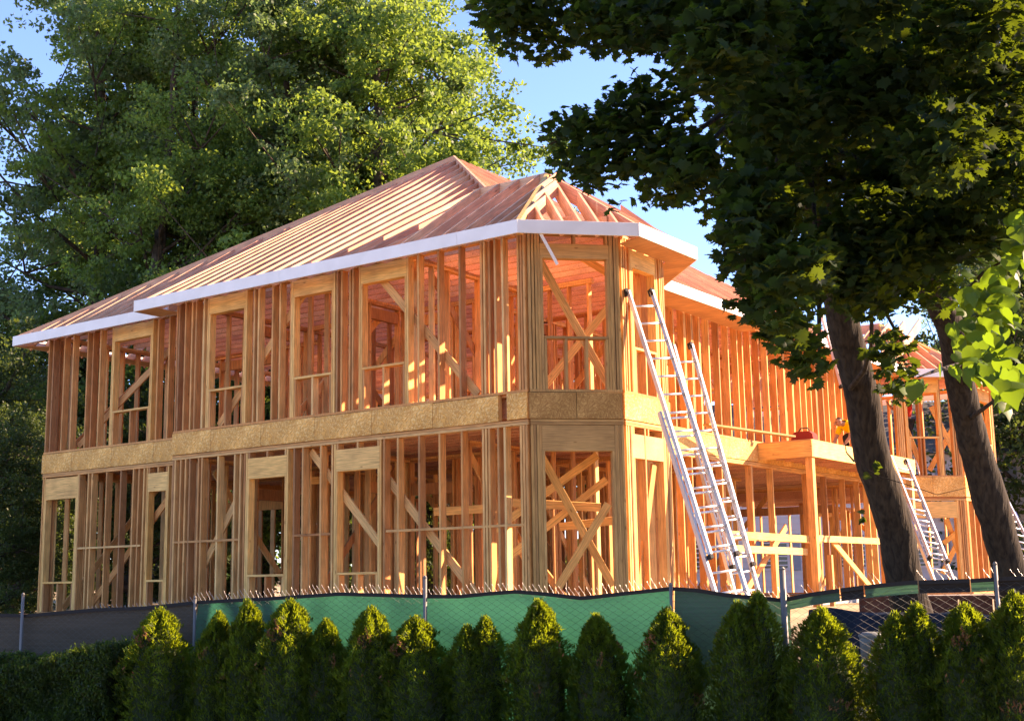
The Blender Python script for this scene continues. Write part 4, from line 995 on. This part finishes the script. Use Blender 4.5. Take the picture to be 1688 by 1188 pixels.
# nearest outline leaves become leaves of their own
dd_ = (cen - np.array(CAM)) @ np.array(FW); pxs = (cen - np.array(CAM)) @ np.array(RT) / dd_ * F + PW / 2; pys = PH / 2 - (cen - np.array(CAM)) @ np.array(UP) / dd_ * F
score = dd_ - sz * 12; inview = (pxs > 10) & (pxs < PW - 10) & (pys > 10) & (pys < PH)
edge = ((pys > 440) & inview) | ((pxs < 1180) & (pys > 60) & inview & (dd_ < 12.3))
cand = np.where(edge)[0]; rg.shuffle(cand); pick = cand[np.argsort(score[cand])][:280]
keep = np.ones(len(cen), bool); keep[pick] = False
v, f = leaf_arrays(MAPLE, cen[keep], nrm[keep], upv[keep], sz[keep])
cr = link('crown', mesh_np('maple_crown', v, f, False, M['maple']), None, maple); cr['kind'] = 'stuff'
v1, f1 = leaf_arrays(MAPLE, np.zeros((1, 3)), np.array([[0, 0, 1.]]), np.array([[0, 1., 0]]), [1.0]); leafme = mesh_np('maple_leaf', v1, f1, False, M['maple'])
for i in pick:
    n_ = Vector(nrm[i]).normalized(); u_ = Vector(upv[i]); u_ = (u_ - n_ * u_.dot(n_)).normalized(); s_ = u_.cross(n_)
    mw = Matrix((s_, u_, n_)).transposed().to_4x4(); mw = Matrix.Translation(Vector(cen[i])) @ mw @ Matrix.Scale(float(sz[i]), 4)
    link('leaf', leafme, None, maple, mw)
# limbs from the trunk to the boughs
k = MB(); src = [at(1330, 250, 14.5), at(1318, 150, 14.2), at(1306, 20, 13.9), at(1355, 380, 14.8)]
for (px, py, rx, ry, d, dens) in B[::2]:
    if dens < .8: continue
    e = at(px, py, d); s_ = min(src, key=lambda q: (q - e).length); m1 = s_.lerp(e, .35) + Vector((0, 0, .25)); m2 = s_.lerp(e, .7) + Vector((0, 0, .15))
    k.tube([s_, m1, m2, e], [.06, .035, .022, .008], 6)
k.build('limbs', M['bark'], maple, True)
k = MB()
k.tube([at(1402, 640, 15.1), at(1425, 610, 14.6), at(1436, 570, 14.2), at(1437, 520, 13.8), at(1455, 470, 13.4)], [.035, .028, .024, .02, .012], 8); k.build('broken_branch', M['bark'], maple, True)
k = MB()
k.tube([at(1425, 770, 15.0), at(1450, 785, 14.9), at(1500, 800, 14.6), at(1545, 815, 14.5), at(1600, 802, 14.4)], [.008, .006, .005, .004, .003], 5)
k.tube([at(1408, 760, 15.1), at(1395, 745, 14.9), at(1392, 725, 14.8)], [.014, .008, .004], 5); k.build('twig', M['bark'], maple, True)
# fresh shoots on the trunk
cs = np.array([list(at(1440 + rg.normal() * 8, 772 + rg.normal() * 5, 14.9)) for _ in range(7)] + [list(at(1422 + rg.normal() * 5, 853 + rg.normal() * 4, 15.0)) for _ in range(5)])
v, f = leaf_arrays(HEART, cs, rg.normal(size=cs.shape), rg.normal(size=cs.shape), rg.uniform(.07, .12, len(cs))); tsh = link('trunk_shoots', mesh_np('trunk_shoots', v, f, False, M['maple']), None, maple); tsh['kind'] = 'stuff'
# heart shaped leaves of the second tree
M['heart'] = leafmat('heart_leaf', [(.015, .04, .008), (.05, .12, .02), (.03, .07, .012)], (.26, .42, .02), .42)
hc, hn, hu, hs = [], [], [], []
for (px, py, rx, ry, d, n_) in ((1640, 590, 60, 40, 10.5, 34), (1660, 640, 45, 35, 10.2, 26), (1510, 640, 30, 14, 10.8, 7), (1650, 480, 55, 60, 11, 36), (1680, 400, 40, 60, 10.6, 30), (1610, 550, 50, 30, 11.2, 20), (1630, 330, 60, 60, 11.5, 30), (1585, 470, 30, 50, 12.5, 16),
                                (1600, 600, 60, 30, 10.8, 16), (1640, 500, 50, 110, 13, 60), (1670, 300, 40, 80, 12, 30)):
    for _ in range(n_):
        g_ = rg.normal(size=3); g_ = g_ / np.linalg.norm(g_) * rg.random() ** .5
        c_ = np.array(at(px + g_[0] * rx, py + g_[1] * ry, d + g_[2] * .5)); hc.append(c_)
        hn.append(-np.array(FW) * rg.uniform(.2, 1) + rg.normal(size=3) * .5 + np.array([0, 0, .45])); hu.append(np.array([0, 0, -1.]) + rg.normal(size=3) * .3); hs.append(rg.uniform(.13, .22))
hc = np.array(hc); hn = np.array(hn); hu = np.array(hu); hs = np.array(hs)
v1, f1 = leaf_arrays(HEART, np.zeros((1, 3)), np.array([[0, 0, 1.]]), np.array([[0, 1., 0]]), [1.0]); heartme = mesh_np('heart_leaf', v1, f1, False, M['heart'])
order = np.arange(len(hc)); big = order[:290]; rest = order[290:]
for i in big:
    n_ = Vector(hn[i]).normalized(); u_ = Vector(hu[i]); u_ = (u_ - n_ * u_.dot(n_)).normalized(); s_ = u_.cross(n_)
    mw = Matrix.Translation(Vector(hc[i])) @ Matrix((s_, u_, n_)).transposed().to_4x4() @ Matrix.Scale(float(hs[i]), 4)
    link('leaf', heartme, None, tree2, mw)
v, f = leaf_arrays(HEART, hc[rest], hn[rest], hu[rest], hs[rest]); o = link('crown', mesh_np('heart_crown', v, f, False, M['heart']), None, tree2); o['kind'] = 'stuff'
k = MB()
for a, m1, e in (((1590, 640, 14.6), (1620, 560, 12.5), (1650, 590, 10.5)), ((1560, 520, 14.3), (1620, 450, 12.5), (1670, 420, 10.8)), ((1495, 250, 13.7), (1600, 260, 12.5), (1640, 330, 11.5)),
                 ((1598, 690, 14.6), (1640, 660, 13), (1650, 620, 10.4)), ((1585, 600, 14.5), (1545, 610, 12.5), (1512, 622, 10.8))):
    k.tube([at(*a), at(*m1), at(*e)], [.03, .018, .006], 6)
k.build('limbs', M['bark'], tree2, True)

# ------------------------------------------------------------------ woodland behind
def bg_tree(seed, H=26., crown0=.16, width=6.0, nl=42000, mt='bgleaf', ls=.17):
    rd = random.Random(seed); rg = np.random.default_rng(seed)
    k = MB(); lean = Vector((rd.uniform(-.04, .04), rd.uniform(-.04, .04), 0)); pts = [Vector((0, 0, -.5)) + (lean * z + Vector((math.sin(z * .35 + seed) * .25, math.cos(z * .3 + seed) * .25, z))) for z in np.linspace(0, H * .9, 9)]
    k.tube(pts, [.42 * (1 - .88 * i / 8) for i in range(9)], 9); tips = []
    for i in range(34):
        t = rd.uniform(crown0, .93); z = t * H * .9; b = pts[0].lerp(pts[-1], t); j = t * 8; b = pts[int(j)].lerp(pts[min(int(j) + 1, 8)], j - int(j))
        a = rd.uniform(0, 6.283); reach = width * (math.sin(min(1, (1.08 - t) * 1.35) * 1.57)) * rd.uniform(.55, 1.05)
        dirv = Vector((math.cos(a), math.sin(a), rd.uniform(.25, .9))); e = b + dirv * reach * .8; mid = b.lerp(e, .5) + Vector((0, 0, -.3))
        k.tube([b, mid, e], [.17 * (1.1 - t), .10 * (1.1 - t), .025], 5); tips += [(e, 1.), (b.lerp(e, .62) + Vector((rd.gauss(0, .7), rd.gauss(0, .7), rd.gauss(0, .5))), .9)]
        for s in range(3):
            e2 = e + Vector((rd.gauss(0, 1.3), rd.gauss(0, 1.3), rd.gauss(.2, 1.0))); k.tube([mid.lerp(e, .5), e2], [.04, .012], 4); tips.append((e2, .8))
    tips.append((pts[-1] + Vector((0, 0, .8)), 1.))
    tk = bpy.data.meshes.new('woodland_trunk'); tk.from_pydata(k.v, [], k.f); tk.materials.append(M['bark2'])
    C_, N_ = [], []
    per = nl // len(tips)
    for (p, s) in tips:
        r = s * rd.uniform(.65, 1.35); g_ = rg.normal(size=(per, 3)); g_ /= np.linalg.norm(g_, axis=1, keepdims=True); g_ *= (rg.random((per, 1)) ** .4)
        sub = rg.integers(0, 9, per); so_ = rg.normal(size=(9, 3)) * .62
        q = g_ * .52 + so_[sub]; q[:, 2] *= .62
        C_.append(np.array(p) + q * r); N_.append(g_ * .5 + so_[sub] * .3)
    C_ = np.concatenate(C_); N_ = np.concatenate(N_)
    dirs = rg.normal(size=C_.shape) + np.array([0, 0, -.3]); v, f = blades(C_, dirs, rg.uniform(ls * .7, ls * 1.3, len(C_)), rg.uniform(ls * .5, ls * .85, len(C_)))
    return tk, mesh_np('woodland_crown', v, f, False, M[mt])
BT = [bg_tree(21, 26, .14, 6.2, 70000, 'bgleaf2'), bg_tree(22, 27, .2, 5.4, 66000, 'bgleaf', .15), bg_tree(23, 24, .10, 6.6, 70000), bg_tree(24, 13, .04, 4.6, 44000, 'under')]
sites = [(135, 46, 0, 1.06, 'tall woodland tree at the left end, open sky on its left'), (215, 43, 1, 1.0, 'pale leaved tall tree over the left end of the roof'), (330, 48, 2, 1.12, 'spreading tall tree behind the left half of the roof'),
         (440, 43, 0, .98, 'yellow green tree rising behind the middle of the roof slope'), (545, 47, 1, 1.03, 'tall slim tree with many upright limbs, left of the roof peak'), (640, 42, 2, 1.05, 'tall tree directly behind the roof ridge, dark trunk showing'),
         (725, 46, 1, .96, 'tall tree behind the roof peak'), (800, 54, 0, .80, 'lower tree right of the roof peak beside open sky'), (868, 56, 2, .78, 'feathery tree just above the turret roof ridge'),
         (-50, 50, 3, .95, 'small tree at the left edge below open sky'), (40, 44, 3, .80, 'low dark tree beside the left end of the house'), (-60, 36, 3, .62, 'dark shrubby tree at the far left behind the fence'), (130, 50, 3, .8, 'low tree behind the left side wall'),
         (1640, 58, 0, .70, 'tree at the right edge behind the second trunk'), (1720, 50, 3, 1.2, 'round tree at the far right edge'), (1560, 66, 2, .62, 'distant tree between the two trunks'), (1420, 72, 3, .9, 'distant low tree behind the deck'),
         (260, 58, 2, 1.1, 'rear woodland tree seen between the left crowns'), (500, 60, 0, 1.12, 'rear woodland tree seen through the middle crowns'), (400, 62, 1, 1.1, 'rear woodland tree behind the yellow green crown'), (680, 62, 2, 1.02, 'rear woodland tree behind the ridge'), (1760, 60, 2, .7, 'rear tree at the right edge'),
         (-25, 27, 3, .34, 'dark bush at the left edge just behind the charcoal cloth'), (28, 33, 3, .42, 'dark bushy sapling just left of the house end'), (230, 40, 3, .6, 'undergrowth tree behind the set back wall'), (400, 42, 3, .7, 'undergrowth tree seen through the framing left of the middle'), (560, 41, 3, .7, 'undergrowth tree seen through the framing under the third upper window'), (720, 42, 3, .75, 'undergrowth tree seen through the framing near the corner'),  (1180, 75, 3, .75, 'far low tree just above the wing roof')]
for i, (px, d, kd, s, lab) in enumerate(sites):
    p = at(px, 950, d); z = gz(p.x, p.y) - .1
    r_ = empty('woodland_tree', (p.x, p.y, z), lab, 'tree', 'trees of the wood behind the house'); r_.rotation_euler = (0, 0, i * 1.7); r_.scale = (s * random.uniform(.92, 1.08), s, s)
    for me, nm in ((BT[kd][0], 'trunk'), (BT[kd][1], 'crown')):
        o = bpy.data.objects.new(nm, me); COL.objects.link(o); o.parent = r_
# far wood as one mass
n_ = 60000; t = rng.random(n_); ang = R(60) + t * R(140); rad = 95 + rng.random(n_) * 25
hz_ = (7 + 3.0 * np.sin(t * 40) + 2 * np.sin(t * 93)) * (rng.random(n_) ** .7)
c_ = np.column_stack([CAM.x + rad * np.cos(ang), CAM.y + rad * np.sin(ang), 1.5 + hz_]); v, f = blades(c_, rng.normal(size=(n_, 3)), .6, .4)
o = link('far_wood', mesh_np('far_wood', v, f, False, M['bgleaf'])); tag(o, 'distant belt of trees along the horizon', 'wood', kind='stuff')
